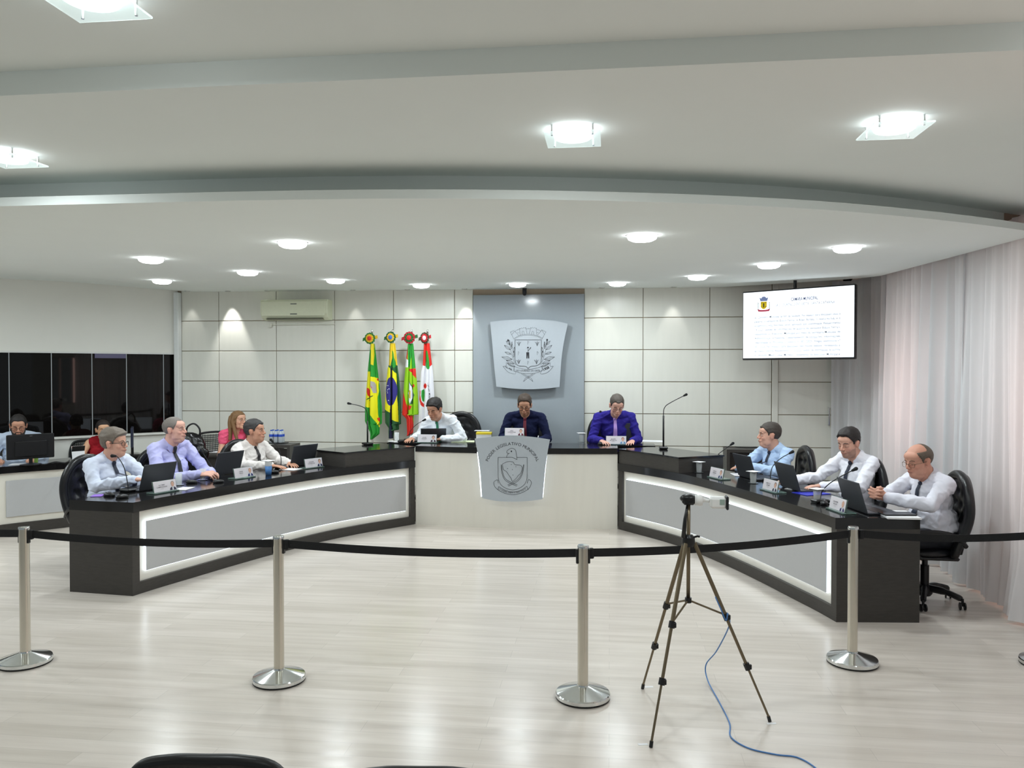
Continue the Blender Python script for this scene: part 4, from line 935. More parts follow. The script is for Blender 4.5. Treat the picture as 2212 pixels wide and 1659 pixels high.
at_desk(-1, 6.77, 'grey haired man with black glasses and pale blue shirt, arms crossed, nearest at left desk', dict(
    girth=1.18, torso=.48, lean=4, arms=crossed(), head=(20, 2, 0), skin=SK1, shirt=srgb(214, 221, 238), tie=NAVY, haircol=srgb(112, 102, 92), brow=srgb(120, 95, 80),
    hair=dict(top=.024, side=.010, line=.066, quiff=.012, mess=.006, nape=-.078), glasses=dict(r=.0022), fat=.25, look=(.1, 1, .15)), 'tufted black leather chair behind the grey haired man, far left', turn=4)
at_desk(-1, 7.50, 'heavy balding man in lavender shirt and black tie, second from left at the left desk', dict(
    girth=1.42, lean=-3, belly=1.25, arms=[ARM((.31, .16, .80), (.10, .48, .85), (-.5, 1, .1), (-.6, 0, -1), curl=.6), ARM((-.30, .16, .80), (-.08, .46, .85), (.5, 1, 0), (.3, 0, -1), curl=.6)], head=(22, 3, 0), hw=1.08, fat=.6, skin=SK3,
    shirt=srgb(190, 190, 236), tie=srgb(32, 32, 40), haircol=srgb(120, 112, 106), brow=srgb(100, 78, 66), hair=dict(top=.004, side=.006, line=.088, recede=.03, burn=-.0, nape=-.07), torso=.545), 'black leather chair behind the heavy man in lavender', off=1.02)
at_desk(-1, 8.38, 'man in cream shirt and black tie with dark combed hair, third at the left desk', dict(
    girth=1.2, lean=-3, arms=typing(.42, .79, .14, .27), head=(24, 5, -2), fat=.45, hw=1.04, skin=SK2, shirt=srgb(226, 220, 216), tie=srgb(38, 34, 36), haircol=srgb(58, 56, 56), brow=srgb(48, 38, 34),
    hair=dict(top=.018, side=.007, line=.064, recede=.012, nape=-.074), look=(.1, 1, .1)), 'black leather chair behind the man in cream shirt', turn=2)
at_desk(1, 8.42, 'man in light blue shirt and navy tie, arms crossed, first at the right desk', dict(
    girth=1.15, lean=6, arms=MIR(crossed()), head=(-22, 2, 0), fat=.4, skin=SK1, shirt=srgb(184, 208, 240), tie=NAVY, haircol=srgb(66, 58, 52), brow=srgb(70, 52, 44),
    hair=dict(top=.014, side=.006, line=.066, recede=.008, nape=-.072), torso=.48), 'black leather chair behind the man in light blue with crossed arms', chturn=-22, choff=.04)
at_desk(1, 7.50, 'dark haired man in white shirt and navy tie looking down, middle of the right desk', dict(
    girth=1.08, lean=2, arms=[ARM((.30, .19, .86), (.34, .46, .835), (.05, 1, -.04), (0, 0, -1), curl=.25), ARM((-.28, .20, .84), (-.07, .44, .835), (.45, 1, -.04), (0, 0, -1), curl=.55)], head=(14, -13, 0), skin=SK1,
    shirt=srgb(238, 238, 246), tie=NAVY, haircol=srgb(36, 30, 28), hair=dict(top=.020, side=.009, line=.078, quiff=.008, recede=.010), beard=(srgb(96, 74, 62), .45), eyes='down', torso=.50, fat=.1), 'black leather chair behind the dark haired man in the middle of the right desk', off=1.08, turn=6, chturn=-20, choff=-.12)
at_desk(1, 6.56, 'balding man in white shirt and glasses with clasped hands, nearest at right desk', dict(
    girth=1.26, lean=9, belly=1.1, arms=[ARM((.27, .24, .845), (.055, .45, .885), (-.62, .75, .25), (-.75, -.6, 0), curl=.75), ARM((-.27, .24, .845), (-.055, .45, .88), (.62, .75, .2), (.75, -.6, 0), curl=.75)], head=(9, -12, 0), fat=.6, hw=1.05, skin=srgb(206, 152, 130),
    shirt=srgb(228, 228, 238), tie=srgb(34, 42, 62), haircol=srgb(92, 80, 68), brow=srgb(110, 84, 66), hair=dict(top=.003, side=.009, line=.088, bald=.3, recede=.03), glasses=dict(r=.0013, c=srgb(95, 82, 60), m='glasses_gold', metal=.6, z=-.006), eyes='down',
    knees=[(.13, .40, .53), (-.13, .40, .53)]), 'rightmost black leather swivel chair beside the curtain, its star base in view', off=1.08, turn=0, chturn=-20, choff=-.10)
# the three at the counter, on the platform
PZ = .25
chair(-2.06, 10.52, PZ, math.radians(262), 'tufted black leather chair showing beside the man with the green tie')
person('man in white shirt and green tie leaning over his tablet, left at the centre counter', -2.13, 10.44, PZ, math.radians(250), dict(
    girth=1.05, lean=24, side=4, arms=[ARM((.33, .20, .78), (.29, .42, .76), (-.1, 1, -.05), (0, 0, -1), curl=.3), ARM((-.32, .16, .77), (-.10, .32, .76), (.8, .6, -.05), (0, 0, -1), curl=.3)], head=(2, -18, 0), skin=SK2, shirt=srgb(236, 240, 246), tie=srgb(38, 118, 84), haircol=srgb(30, 26, 26),
    hair=dict(top=.026, side=.012, line=.072, quiff=.004), eyes='down', fat=.2, torso=.49))
chair(-1.11, 10.60, PZ, math.radians(270), 'black leather chair hidden behind the man in navy')
person('bearded man in navy shirt and dark red tie with glasses, in the centre', -1.10, 10.46, PZ, math.radians(271), dict(
    girth=1.12, lean=11, arms=typing(.34, .72, .22, .30), head=(1, -19, 0), skin=srgb(208, 156, 128), shirt=srgb(24, 30, 62), tie=srgb(110, 34, 52), haircol=srgb(66, 52, 42),
    hair=dict(top=.022, side=.008, line=.080, recede=.006), beard=(srgb(120, 84, 62), .6), glasses=dict(r=.0024), eyes='down', shw=.195, torso=.50, wrinkle=.8))
chair(-.02, 10.58, PZ, math.radians(268), 'black leather chair behind the man in bright blue')
person('man in bright blue shirt and lilac tie looking down, right at the centre counter', .055, 10.46, PZ, math.radians(276), dict(
    girth=1.1, lean=11, arms=typing(.34, .72, .2, .30), head=(4, -24, -3), skin=SK3, shirt=srgb(50, 42, 138), tie=srgb(186, 150, 222), haircol=srgb(84, 76, 70), brow=srgb(100, 80, 66),
    hair=dict(top=.016, side=.006, line=.070, recede=.014), glasses=dict(r=.0012, c=srgb(120, 120, 130), m='glasses_steel', metal=.8), eyes='down', shw=.195, torso=.51))
# staff behind the left side
q1 = PD(40, 10.02); 
person('bearded man in pale blue shirt and glasses behind the computer monitor, far left', q1.x, q1.y, 0, math.radians(306), dict(
    girth=1.05, torso=.52, lean=12, arms=[ARM((.29, .10, .80), (.20, .34, .82), (-.1, 1, -.1), (0, 0, -1), curl=.5), ARM((-.27, .14, .80), (-.16, .34, .82), (.2, 1, -.1), (0, 0, -1), curl=.5)], head=(2, -17, 0), skin=SK2, shirt=srgb(202, 216, 236), haircol=srgb(34, 30, 30),
    hair=dict(top=.010, side=.009, line=.078, recede=.018), bowl_beard=1, glasses=dict(r=.0017), eyes='down'))
q2 = PD(219, 10.45)
person('woman in dark red sleeveless top with tied dark hair behind the grey haired man', q2.x, q2.y, 0, math.radians(308), dict(
    girth=.86, lean=12, fem=1, shw=.15, arms=[ARM((.25, .16, .79), (.13, .37, .82), (-.2, 1, -.05), (0, 0, -1), curl=.5), ARM((-.23, .16, .79), (-.1, .36, .82), (.2, 1, -.05), (0, 0, -1), curl=.5)], head=(6, -2, 0), hs=.94, skin=srgb(218, 170, 136), shirt=srgb(150, 28, 38), topname='top', sleeve='none', collar=0,
    haircol=srgb(36, 26, 24), hair=dict(top=.010, side=.008, line=.074, nape=-.075, locks=[([(0, -.10, .05), (0, -.135, .03), (0, -.14, -.02)], .030, .018)]), torso=.43, look=(.2, 1, 0)))
q3 = PD(508, 10.75)
locks = []
for s in (-1, 1):
    locks += [([(s * .06, .01, .08), (s * .088, -.01, .01), (s * .088, .005, -.07), (s * .095, .04, -.17), (s * .085, .06, -.27)], .026, .022), ([(s * .05, -.07, .06), (s * .085, -.06, -.02), (s * .095, -.05, -.12), (s * .11, -.05, -.24)], .032, .026)]
locks += [([(0, -.09, .05), (0, -.11, -.04), (0, -.11, -.15), (0, -.12, -.27)], .045, .035)]
person('woman in pink top with long light brown hair and glasses, seated by the back wall', q3.x, q3.y, 0, math.radians(322), dict(
    girth=.9, lean=4, fem=1, shw=.155, arms=[ARM((.25, .06, .77), (.16, .30, .80), (-.2, 1, 0), (0, 0, -1), curl=.5), ARM((-.23, .06, .77), (-.12, .3, .80), (.2, 1, 0), (0, 0, -1), curl=.5)], head=(16, 4, 0), hs=.95, skin=srgb(222, 170, 144), shirt=srgb(236, 96, 130), topname='top', sleeve='cap', collar=0,
    haircol=srgb(124, 92, 58), brow=srgb(90, 64, 44), hair=dict(top=.012, side=.012, line=.072, burn=-.06, nape=-.09, locks=locks), glasses=dict(r=.0011, c=srgb(150, 140, 120), m='glasses_thin', metal=.7), torso=.505, look=(.1, 1, .1)))

# mesh backed staff chairs
def staff_chair(x, y, fang, label, hb=.98):
    t = thing('mesh_chair', label, 'chair', (x, y, 0), fang - PI / 2, 'staff chairs at the back')
    out = spline([(-.20, -.22, .52), (-.235, -.25, .72), (-.215, -.27, hb - .06), (-.14, -.275, hb), (.14, -.275, hb), (.215, -.27, hb - .06), (.235, -.25, .72), (.20, -.22, .52)], 5, True)
    MB().tube(out, .016, 8, closed=True).build('backrest_frame', M_black, t, True)
    mb = MB()
    for i in range(-9, 10): mb.tube([(i * .023, -.235, .54), (i * .023, -.255, .74), (i * .022, -.272, hb - .02)], .0058, 4)
    for j in range(17): z = .56 + j * (hb - .6) / 16; mb.tube([(-.215, -.24 - .03 * (z - .55) / .4, z), (.215, -.24 - .03 * (z - .55) / .4, z)], .0058, 4)
    mb.build('backrest_mesh', M_blackmat, t)
    mb = MB(); mb.ell((0, .02, .45), (.24, .24, .045), 24); mb.build('seat', M_blackmat, t, True)
    mb = MB(); mb.tube([(0, 0, .42), (0, 0, .09)], .028); mb.tube([(0, -.1, .42), (0, -.26, .45), (0, -.25, .6)], .018)
    for k in range(5): a = 2 * PI * k / 5; mb.tube([(0, 0, .10), (.28 * math.cos(a), .28 * math.sin(a), .06)], [.028, .018])
    mb.build('star_base', M_black, t)
    for k in range(5): a = 2 * PI * k / 5; MB().ell((.28 * math.cos(a), .28 * math.sin(a), .03), (.03, .02, .03), 12).build('caster', M_black, t)
    return t
p = PD(478, 10.95); staff_chair(p.x, p.y, math.radians(320), 'black mesh backed chair behind the woman in pink', 1.03)
p = PD(190, 10.55); staff_chair(p.x - .1, p.y + .12, math.radians(300), 'black mesh chair behind the woman in the red top', .93)
p = PD(40, 10.1); staff_chair(p.x - .15, p.y + .1, math.radians(306), 'black mesh chair behind the bearded man at the monitor', .92)
p = PD(412, 10.5); staff_chair(p.x, p.y, math.radians(310), 'empty black mesh chair under the black leather bag', .90)

# ================================================================== THINGS ON THE DESKS
def near(side, p):
    fr = FRM[side]; i = min(range(len(fr[0])), key=lambda k: (fr[0][k] - Vector((p.x, p.y, 0))).length); return fr[0][i], fr[1][i]
def rz_of(n): return math.atan2(n.y, n.x) - PI / 2
def side_of(px): return -1 if px < 900 else (1 if px > 1440 else 0)
def place(px, py, z=None):
    s = side_of(px); z = z if z is not None else (.97 if s == 0 else DTOP); p = P(px, py, z=z)
    n = Vector((0, 1, 0)) if s == 0 else near(s, p)[1]; return p, rz_of(n), n
def laptop(px, py, label, turn=0, tilt=17, w=.37, h=.245, z=None):
    p, rz, n = place(px, py, z); t = thing('laptop', label, 'laptop', p, rz + math.radians(turn), 'open laptops on the desks')
    mb = MB(); mb.box((0, h * .52, .010), (w, h, .016), bev=.004); mb.build('base', M_laptop, t)
    MB().box((0, h * .5, .0190), (w * .86, h * .42, .002)).build('keyboard', M_black, t)
    T = Matrix.Rotation(math.radians(tilt), 4, 'X'); mb = MB(); mb.box((0, .002, h / 2 + .014), (w, .007, h), T, bev=.003); mb.build('lid', M_laptop, t)
    MB().box((0, .0065, h / 2 + .014), (w * .94, .001, h * .9), T).build('display', mat('laptop_display', (.75, .82, .9, 1), .2, emit=.6), t); return t
laptop(336, 1057, 'dark laptop seen from behind, before the grey haired man at left'); laptop(489, 1025, 'dark laptop seen from behind, before the heavy man in lavender', 2); laptop(652, 1006, 'dark laptop seen from behind beside the left raised box', 4)
laptop(1615, 1034, 'dark laptop seen from behind, before the man in light blue at right', -4); laptop(1708, 1058, 'dark laptop seen from behind, before the man looking down at right', -4); laptop(1850, 1104, 'dark laptop at the near end of the right desk', -2)
laptop(936, 953, 'tilted dark tablet computer before the man with the green tie', 14, 38, .33, .21); laptop(1117, 950, 'dark laptop behind the name card of the man in navy', 0, 12, .37, .25); laptop(1340, 955, 'dark glossy laptop before the man in bright blue', 0, 12, .36, .24)
def nameplate(px, py, l1, l2, sex, label, turn=0, hairc=srgb(50, 40, 36), suit=srgb(60, 60, 80), z=None):
    p, rz, n = place(px, py, z); t = thing('name_plate', label, 'name plate', p, rz + math.radians(turn), 'name plates on the desks'); w, h = .245, .098
    T = Matrix.Translation((0, 0, .012)) @ Matrix.Rotation(math.radians(-12), 4, 'X')
    mb = MB(); mb.box((0, .035, .006), (w + .02, .12, .010), bev=.002); mb.box((0, .006, h / 2), (w + .012, .006, h + .006), T, bev=.001); mb.build('glass_stand', M_gglass, t)
    MB().box((0, 0, h / 2), (w, .003, h), T, bev=.0005).build('card', M_cardm, t)
    V = lambda x, z_: T @ Vector((x, -.0022, z_)); X = V(1, 0) - V(0, 0); Z = V(0, 1) - V(0, 0)
    mb = MB(); grey = srgb(110, 104, 112); put_text(mb, l1, V(-.035, h * .56), X, Z, .017, col=grey, bold=.01); put_text(mb, l2, V(-.035, h * .38), X, Z, .017, col=grey, bold=.01); put_text(mb, 'Vereador', V(-.035, h * .25), X, Z, .009, col=srgb(160, 150, 156)); mb.build('printed_name', M_art, t)
    mb = MB(); c_ = lambda pts, col, d: mb.poly([V(.083 + x, z_) - Vector((0, d, 0)) for x, z_ in pts], None, (0, .0004, 0), col=col)
    c_([(-.036, .003), (-.030, .022), (-.012, .032), (.012, .032), (.030, .022), (.036, .003)], suit, .0004); c_([(-.007, .004), (-.009, .034), (.009, .034), (.007, .004)], srgb(235, 235, 240), .0008)
    el = [(.017 * math.cos(a), .058 + .023 * math.sin(a)) for a in np.linspace(0, 2 * PI, 15)[:-1]]; c_([(x * 1.1, .007 + z_ * .96) for x, z_ in el], hairc, .0006); c_([(x * .92, z_ - .002) for x, z_ in el], srgb(222, 178, 158), .0010); mb.build('portrait', M_art, t); return t
nameplate(358, 1064, 'ALCEMIR', 'CAMPAGNONI', 1, 'white name plate before the grey haired man, nearest on the left desk', hairc=srgb(150, 140, 130)); nameplate(528, 1033, 'CESAR', 'PIRAN', 1, 'white name plate between the first and second laptop on the left desk', hairc=srgb(190, 150, 130), suit=srgb(50, 60, 120)); nameplate(679, 1011, 'AGENOR', 'LOURENCINI', 1, 'white name plate by the left raised box', suit=srgb(40, 50, 90))
nameplate(922, 957, 'ADAIR', 'BORGES', 1, 'white name plate of the man with the green tie', suit=srgb(70, 50, 66), hairc=srgb(30, 26, 26)); for_pl = P(1111, 953, z=.97); t = thing('document_stand', 'low black stand under the central name plate behind the front plaque', 'stand', (for_pl.x, for_pl.y + .02, .97), 0); MB().box((0, 0, .040), (.34, .16, .08), bev=.005).build('stand_body', M_black, t)
nameplate(1111, 943, 'JOÃO', 'WOLKOWSKI', 1, 'white name plate above the front plaque in the centre', suit=srgb(110, 50, 66), z=1.05); nameplate(1331, 961, 'MAURO', 'MICHELON', 1, 'white name plate of the man in bright blue', suit=srgb(120, 160, 200), hairc=srgb(120, 60, 66))
nameplate(1546, 1034, 'EDSON', 'FERRARI', 1, 'white name plate farthest on the right desk', suit=srgb(40, 60, 110)); nameplate(1662, 1062, 'MARCOS', 'ADAMI', 1, 'white name plate in the middle of the right desk'); nameplate(1807, 1105, 'VALDENIR', 'PELUSO', 1, 'white name plate nearest on the right desk', hairc=srgb(205, 170, 150), suit=srgb(70, 60, 110))
def gooseneck(base, head, mids, label, z=None, stem=None, r=.0042):
    p, rz, n = place(*base, z); t = thing('desk_microphone', label, 'microphone', p, rz, 'gooseneck microphones'); Ti = t.matrix_basis.inverted() if False else (Matrix.Translation(p) @ Matrix.Rotation(rz, 4, 'Z')).inverted()
    MB().box((0, 0, .016), (.10, .13, .03), bev=.01).build('base', M_black, t)
    W_ = [P(x, y, Y=p.y) for x, y in mids + [head]]; pts = [Vector((0, 0, .03))] + [Ti @ w_ for w_ in W_]
    pts = spline(pts, 6); mb = MB(); mb.tube(pts, r, 8)
    if stem: mb.tube([(0, 0, .02), (0, 0, stem)], .011, 10)
    mb.build('gooseneck', M_black, t, True)
    d = (pts[-1] - pts[-3]).normalized(); MB().cap(pts[-1] - d * .012, pts[-1] + d * .022, .010, .016, 14).build('capsule', M_blackmat, t, True); return t
gooseneck((277, 1062), (247, 985), [(275, 1040), (268, 1010), (255, 988)], 'gooseneck microphone before the grey haired man at left'); gooseneck((462, 1024), (437, 976), [(458, 1008), (447, 992)], 'thin gooseneck microphone before the heavy man in lavender')
gooseneck((607, 1012), (588, 953), [(607, 990), (602, 970)], 'gooseneck microphone before the man in cream'); gooseneck((794, 961), (756, 872), [(794, 900), (790, 884), (778, 877)], 'tall gooseneck microphone on the left raised box', .962, .30, .005)
gooseneck((884, 953), (915, 908), [(886, 932), (900, 917)], 'gooseneck microphone before the man with the green tie', .97); gooseneck((1088, 950), (1104, 896), [(1090, 932), (1097, 912)], 'silvery gooseneck microphone before the man in navy', .97); gooseneck((1286, 955), (1296, 893), [(1287, 935), (1291, 912)], 'gooseneck microphone before the man in bright blue', .97)
gooseneck((1433, 970), (1479, 854), [(1433, 900), (1436, 880), (1450, 869)], 'tall gooseneck microphone on the right raised box', .962, .40, .005); gooseneck((1530, 1014), (1580, 960), [(1536, 996), (1553, 980)], 'gooseneck microphone beside the right raised box')
gooseneck((1664, 1040), (1708, 978), [(1668, 1010), (1684, 992)], 'gooseneck microphone before the man in light blue'); gooseneck((1772, 1086), (1844, 1015), [(1776, 1062), (1790, 1046), (1815, 1030)], 'gooseneck microphone at the near part of the right desk')
def glass(px, py, label, h=.115, r=.033, card=True, z=None):
    p, rz, n = place(px, py, z); t = thing('drinking_glass', label, 'glass', p, rz + .3, 'drinking glasses on the desks')
    MB().lathe([(.001, .006), (r * .8, .006), (r * .86, .008), (r, h), (r - .002, h), (r * .8, .014), (.001, .013)], n=20).build('tumbler', M_glass, t, True)
    MB().lathe([(.001, 0), (.045, 0), (.05, .005), (.001, .0055)], n=20).build('saucer', mat('steel_saucer', srgb(190, 195, 195), .2, .8), t, .6)
    if card: MB().box((0, 0, h + .003), (.10, .10, .003)).build('paper_cover', M_white, t)
glass(386, 1048, 'drinking glass behind the nearest left name plate', card=False); glass(438, 1037, 'drinking glass in front of the heavy man in lavender', card=False); glass(857, 953, 'drinking glass on the counter before the flags', card=False, z=.97)
glass(1256, 955, 'glass with a white paper cover at the centre counter'); glass(1510, 1021, 'glass with a white paper cover by the right raised box'); glass(1627, 1044, 'glass with a white paper cover before the man in light blue'); glass(1765, 1086, 'glass with a white paper cover before the man looking down')
p, rz, n = place(580, 1026); t = thing('drinking_glass', 'glass in a blue cup holder with a white cover, on the left desk', 'glass', p, rz)
MB().lathe([(.001, .002), (.030, .002), (.037, .095), (.034, .095), (.028, .01), (.001, .008)], n=20).build('cup_holder', mat('blue_plastic', srgb(92, 146, 214), .4), t, True); MB().lathe([(.001, .012), (.026, .012), (.038, .15), (.036, .15), (.025, .018), (.001, .017)], n=20).build('tumbler', M_glass, t, True); MB().box((0, 0, .153), (.11, .11, .003)).build('paper_cover', M_white, t)
def paper(px, py, w, d, turn, label, m=None, th=.004, z=None, name='paper_sheet', cat='paper'):
    p, rz, n = place(px, py, z); o = MB().box((0, 0, th / 2 + .0005), (w, d, th), bev=min(.001, th / 3)).build(name, m or M_white, loc=p, rz=rz + math.radians(turn)); return tag(o, label, cat, None)
paper(1000, 954, .30, .21, 10, 'pale green sheet of paper at the right of the tablet', mat('green_paper', srgb(228, 236, 200), .6), .006)
paper(1398, 953, .42, .25, -8, 'white papers at the right end of the centre counter'); paper(1612, 1026, .21, .29, -20, 'white papers before the man in light blue'); paper(1735, 1056, .21, .29, 25, 'white papers before the man looking down')
paper(1752, 1066, .20, .27, 10, 'blue folder under the papers on the right desk', mat('blue_folder', srgb(36, 48, 190), .4), .004, name='folder', cat='folder'); paper(1938, 1114, .32, .24, -6, 'white notepad at the near end of the right desk', None, .014, name='notepad', cat='notepad')
p = P(1938, 1111, z=DTOP + .016); o = MB().box((0, 0, .005), (.24, .13, .009), bev=.003).build('tablet', M_screen, loc=p, rz=.12); tag(o, 'black tablet lying on the white notepad', 'tablet')
paper(398, 1056, .18, .12, 20, 'white paper slip behind the nearest left name plate'); paper(628, 1014, .16, .2, 10, 'white papers behind the middle laptop name plate'); paper(860, 953, .22, .18, 0, 'papers beside the glass at the left end of the counter', None, .004, .97)
o = paper(211, 1071, .13, .09, 30, 'purple mouse pad at the near end of the left desk', mat('purple_pad', srgb(150, 110, 214), .5), .004, name='mouse_pad', cat='mouse pad')
# box file and small card beside the president
p = P(1046, 952, z=.97); t = thing('box_file', 'white box with a yellow top edge beside the man in navy', 'box', (p.x, p.y, .97), .05); MB().box((0, 0, .055), (.20, .12, .11), bev=.003).build('box_body', M_white, t); MB().box((0, -.001, .100), (.203, .124, .028), bev=.002).build('yellow_band', mat('yellow_card', srgb(240, 214, 60), .5), t)
p = P(1042, 947, z=.99); o = MB().box((-.02, .10, .126), (.20, .12, .004)).build('paper_sheet', M_white, loc=(p.x, p.y, .96)); tag(o, 'white sheet lying over the box beside the man in navy', 'paper')
p = P(1154, 950, z=.97); t = thing('card_holder', 'small white card on a stand right of the central name plate', 'card', (p.x, p.y, .97), 0); MB().box((0, 0, .03), (.12, .004, .06), Matrix.Rotation(-.3, 4, 'X')).build('card', M_white, t); MB().box((0, .01, .004), (.13, .06, .008), bev=.002).build('stand', mat('grey_stand', srgb(120, 125, 128), .4), t)
def mouse(px, py, label, turn=0, z=None):
    p, rz, n = place(px, py, z); t = thing('computer_mouse', label, 'mouse', p, rz + math.radians(turn), 'computer mice'); MB().ell((0, 0, .012), (.032, .055, .022), 20).box((0, 0, .005), (.05, .09, .008), bev=.003).build('shell', M_black, t, True); MB().lathe([(.001, -.003), (.009, -.003), (.009, .003), (.001, .003)], (0, 0, 0), 12, Matrix.Translation((0, .03, .031)) @ Matrix.Rotation(PI / 2, 4, 'Y')).build('wheel', mat('grey_wheel', srgb(150, 150, 155), .4), t)
mouse(236, 1072, 'black mouse beside the purple mouse pad'); mouse(264, 1076, 'black mouse at the very end of the left desk', 60); mouse(414, 1044, 'black mouse behind the nearest left name plate', 40); mouse(472, 1043, 'black mouse in front of the second laptop on the left', 60); mouse(592, 1022, 'black mouse beside the blue cup holder', 50); mouse(712, 1003, 'black mouse against the left raised box', 80)
mouse(1300, 961, 'black mouse left of the name plate of the man in bright blue', 70); mouse(868, 955, 'black mouse at the left end of the counter', 60, .97); mouse(1780, 1090, 'black mouse between the two nearest name plates on the right', 50)

# ================================================================== STAFF DESK, TABLES, BAG, WATER
q = [P(x, y, z=0) for x, y in ((330, 1112), (240, 1124), (154, 1138), (100, 1144.6), (0, 1157), (-140, 1178))]; SP = spline(q, 8)
SNs = []
for i in range(len(SP)):
    d = (SP[min(i + 1, len(SP) - 1)] - SP[max(i - 1, 0)]).normalized(); n = Vector((d.y, -d.x, 0)); n = -n if n.y < 0 else n; SNs.append(n)
L = [0]
for a, b in zip(SP, SP[1:]): L.append(L[-1] + (b - a).length)
sf = (SP, SNs, L); LL = L[-1]
t = thing('staff_desk', 'pale staff desk with black top and grey panel at the far left', 'desk')
mb = MB(); arc_slab(mb, sf, 0, LL, -.01, .5, .71, .79); mb.build('desktop', M_granite, t, .5)
mb = MB(); arc_slab(mb, sf, 0, LL, .02, .05, .12, .71); mb.build('front_panel', M_whitefront, t, .5)
mb = MB(); arc_slab(mb, sf, 0, LL, .0, .06, 0, .12); mb.build('plinth', M_blackwood, t, .5)
def s_at(px, fr_):
    best = min(range(len(fr_[0])), key=lambda i: abs(math.atan2(fr_[0][i].x, fr_[0][i].y) - math.atan2(ray(px, 800).x, ray(px, 800).y))); return fr_[2][best]
mb = MB(); arc_slab(mb, sf, s_at(220, sf), s_at(15, sf), .005, .025, .2, .62); mb.build('grey_panel', M_greypanel, t, .5)
p = P(463, 984, z=.75); a_ = math.radians(4); t = thing('side_table', 'dark table with white papers before the woman in pink', 'table', (p.x - .05, p.y + .26, 0), a_)
MB().box((0, 0, .735), (1.0, .5, .03), bev=.003).build('table_top', M_blackwood, t); MB().box((0, -.2, .5), (.94, .02, .44)).build('modesty_panel', M_blackwood, t)
for i in (-1, 1): MB().box((i * .47, 0, .36), (.03, .46, .72)).build('side_panel', M_blackwood, t)
p = P(452, 976, z=.752); o = MB().box((0, 0, .004), (.42, .28, .006)).box((.06, .02, .012), (.22, .2, .012), rz=.3).build('paper_stack', M_white, loc=(p.x, p.y, .7505), rz=.2); tag(o, 'loose white papers on the dark table', 'papers')
p = PD(414, 10.35); t = thing('leather_bag', 'shiny black leather bag hanging over the chair beside the woman in pink', 'bag', (p.x, p.y, .70), .2); t.scale = (1.2, 1.1, 1.15)
mb = MB(); mb.ell((0, 0, .17), (.15, .09, .17), 24); mb.ell((.05, -.02, .10), (.13, .08, .12), 20); mb.ell((-.03, 0, .27), (.10, .07, .08), 20); me = remesh(mb, .009, 'bag_body', 3)
c = coords(me)
for k in range(len(c)): c[k] += np.array(noise.noise_vector(Vector(c[k]) * 14)) * .012
me.vertices.foreach_set('co', c.ravel()); obj_of(me, 'bag_body', mat('shiny_leather', srgb(16, 15, 16), .22, bump=.3, scale=30), t)
MB().tube(spline([(-.06, 0, .3), (-.05, 0, .40), (.02, 0, .44), (.08, 0, .38), (.08, 0, .28)], 6), .010, 8).build('strap', M_leather, t, True)
def cabinet(px0, px1, py, Y, ztop, label, w=None):
    a, b = P(px0, py, z=ztop), P(px1, py, z=ztop); w = abs(b.x - a.x); t = thing('side_cabinet', label, 'cabinet', ((a.x + b.x) / 2, a.y, 0)); d = .36
    mb = MB(); mb.box((-w / 2 + .02, d / 2, ztop / 2), (.04, d, ztop)); mb.box((w / 2 - .02, d / 2, ztop / 2), (.04, d, ztop)); mb.box((0, d / 2, ztop - .02), (w - .08, d, .04)); mb.box((0, d / 2, .04), (w - .08, d, .04)); mb.build('carcass', M_blackwood, t)
    MB().box((0, .03, ztop / 2), (w - .084, .02, ztop - .1)).build('door', mat('espresso_panel', srgb(34, 28, 26), .4), t); MB().tube([(-.01, .012, ztop * .62), (-.01, .012, ztop * .72)], .005).build('handle', M_chrome, t); return t
cabinet(584, 628, 961, 0, .90, 'dark small cabinet carrying water bottles beside the man in cream'); cabinet(1570, 1650, 971, 0, .86, 'dark small cabinet carrying water bottles behind the man in light blue')
def bottles(px, py, z, label, cat='water bottles'):
    p = P(px, py, z=z); M_pet = mat('water_bottle', srgb(226, 234, 240), .12, trans=.35); M_bl = mat('blue_label', srgb(52, 88, 196), .4); M_cap = mat('blue_cap', srgb(50, 96, 200), .4)
    MB().lathe([(.001, 0), (.15, 0), (.16, .008), (.001, .009)], n=28).build('serving_tray', M_black, loc=(p.x, p.y + .06, z)).__setitem__('label', 'round black tray under the water bottles ' + label); bpy.data.objects[-1] if False else None
    for i in range(3):
        for j in range(2):
            t = thing('water_bottle', ('front', 'rear')[j] + ' row ' + ('left', 'middle', 'right')[i] + ' water bottle with blue cap ' + label, 'water bottle', (p.x + (i - 1) * .066, p.y + .03 + j * .066, z + .0095), 0, 'water bottles ' + label); t.scale = (.95, .95, .85)
            MB().lathe([(.001, 0), (.028, 0), (.0315, .008), (.0315, .135), (.026, .155), (.014, .178), (.0125, .19), (.001, .19)], n=18).build('bottle_body', M_pet, t, True)
            MB().lathe([(.0318, .095), (.0322, .097), (.0322, .133), (.0318, .135)], n=18).build('paper_label', M_bl, t, True); MB().lathe([(.001, .188), (.0145, .188), (.0145, .205), (.001, .206)], n=14).build('cap', M_cap, t, .6)
bottles(594, 958, .90, 'on the left cabinet'); bottles(1611, 966, .86, 'on the right cabinet')
for o in bpy.data.objects:
    if o.name.startswith('serving_tray'): o['category'] = 'tray'
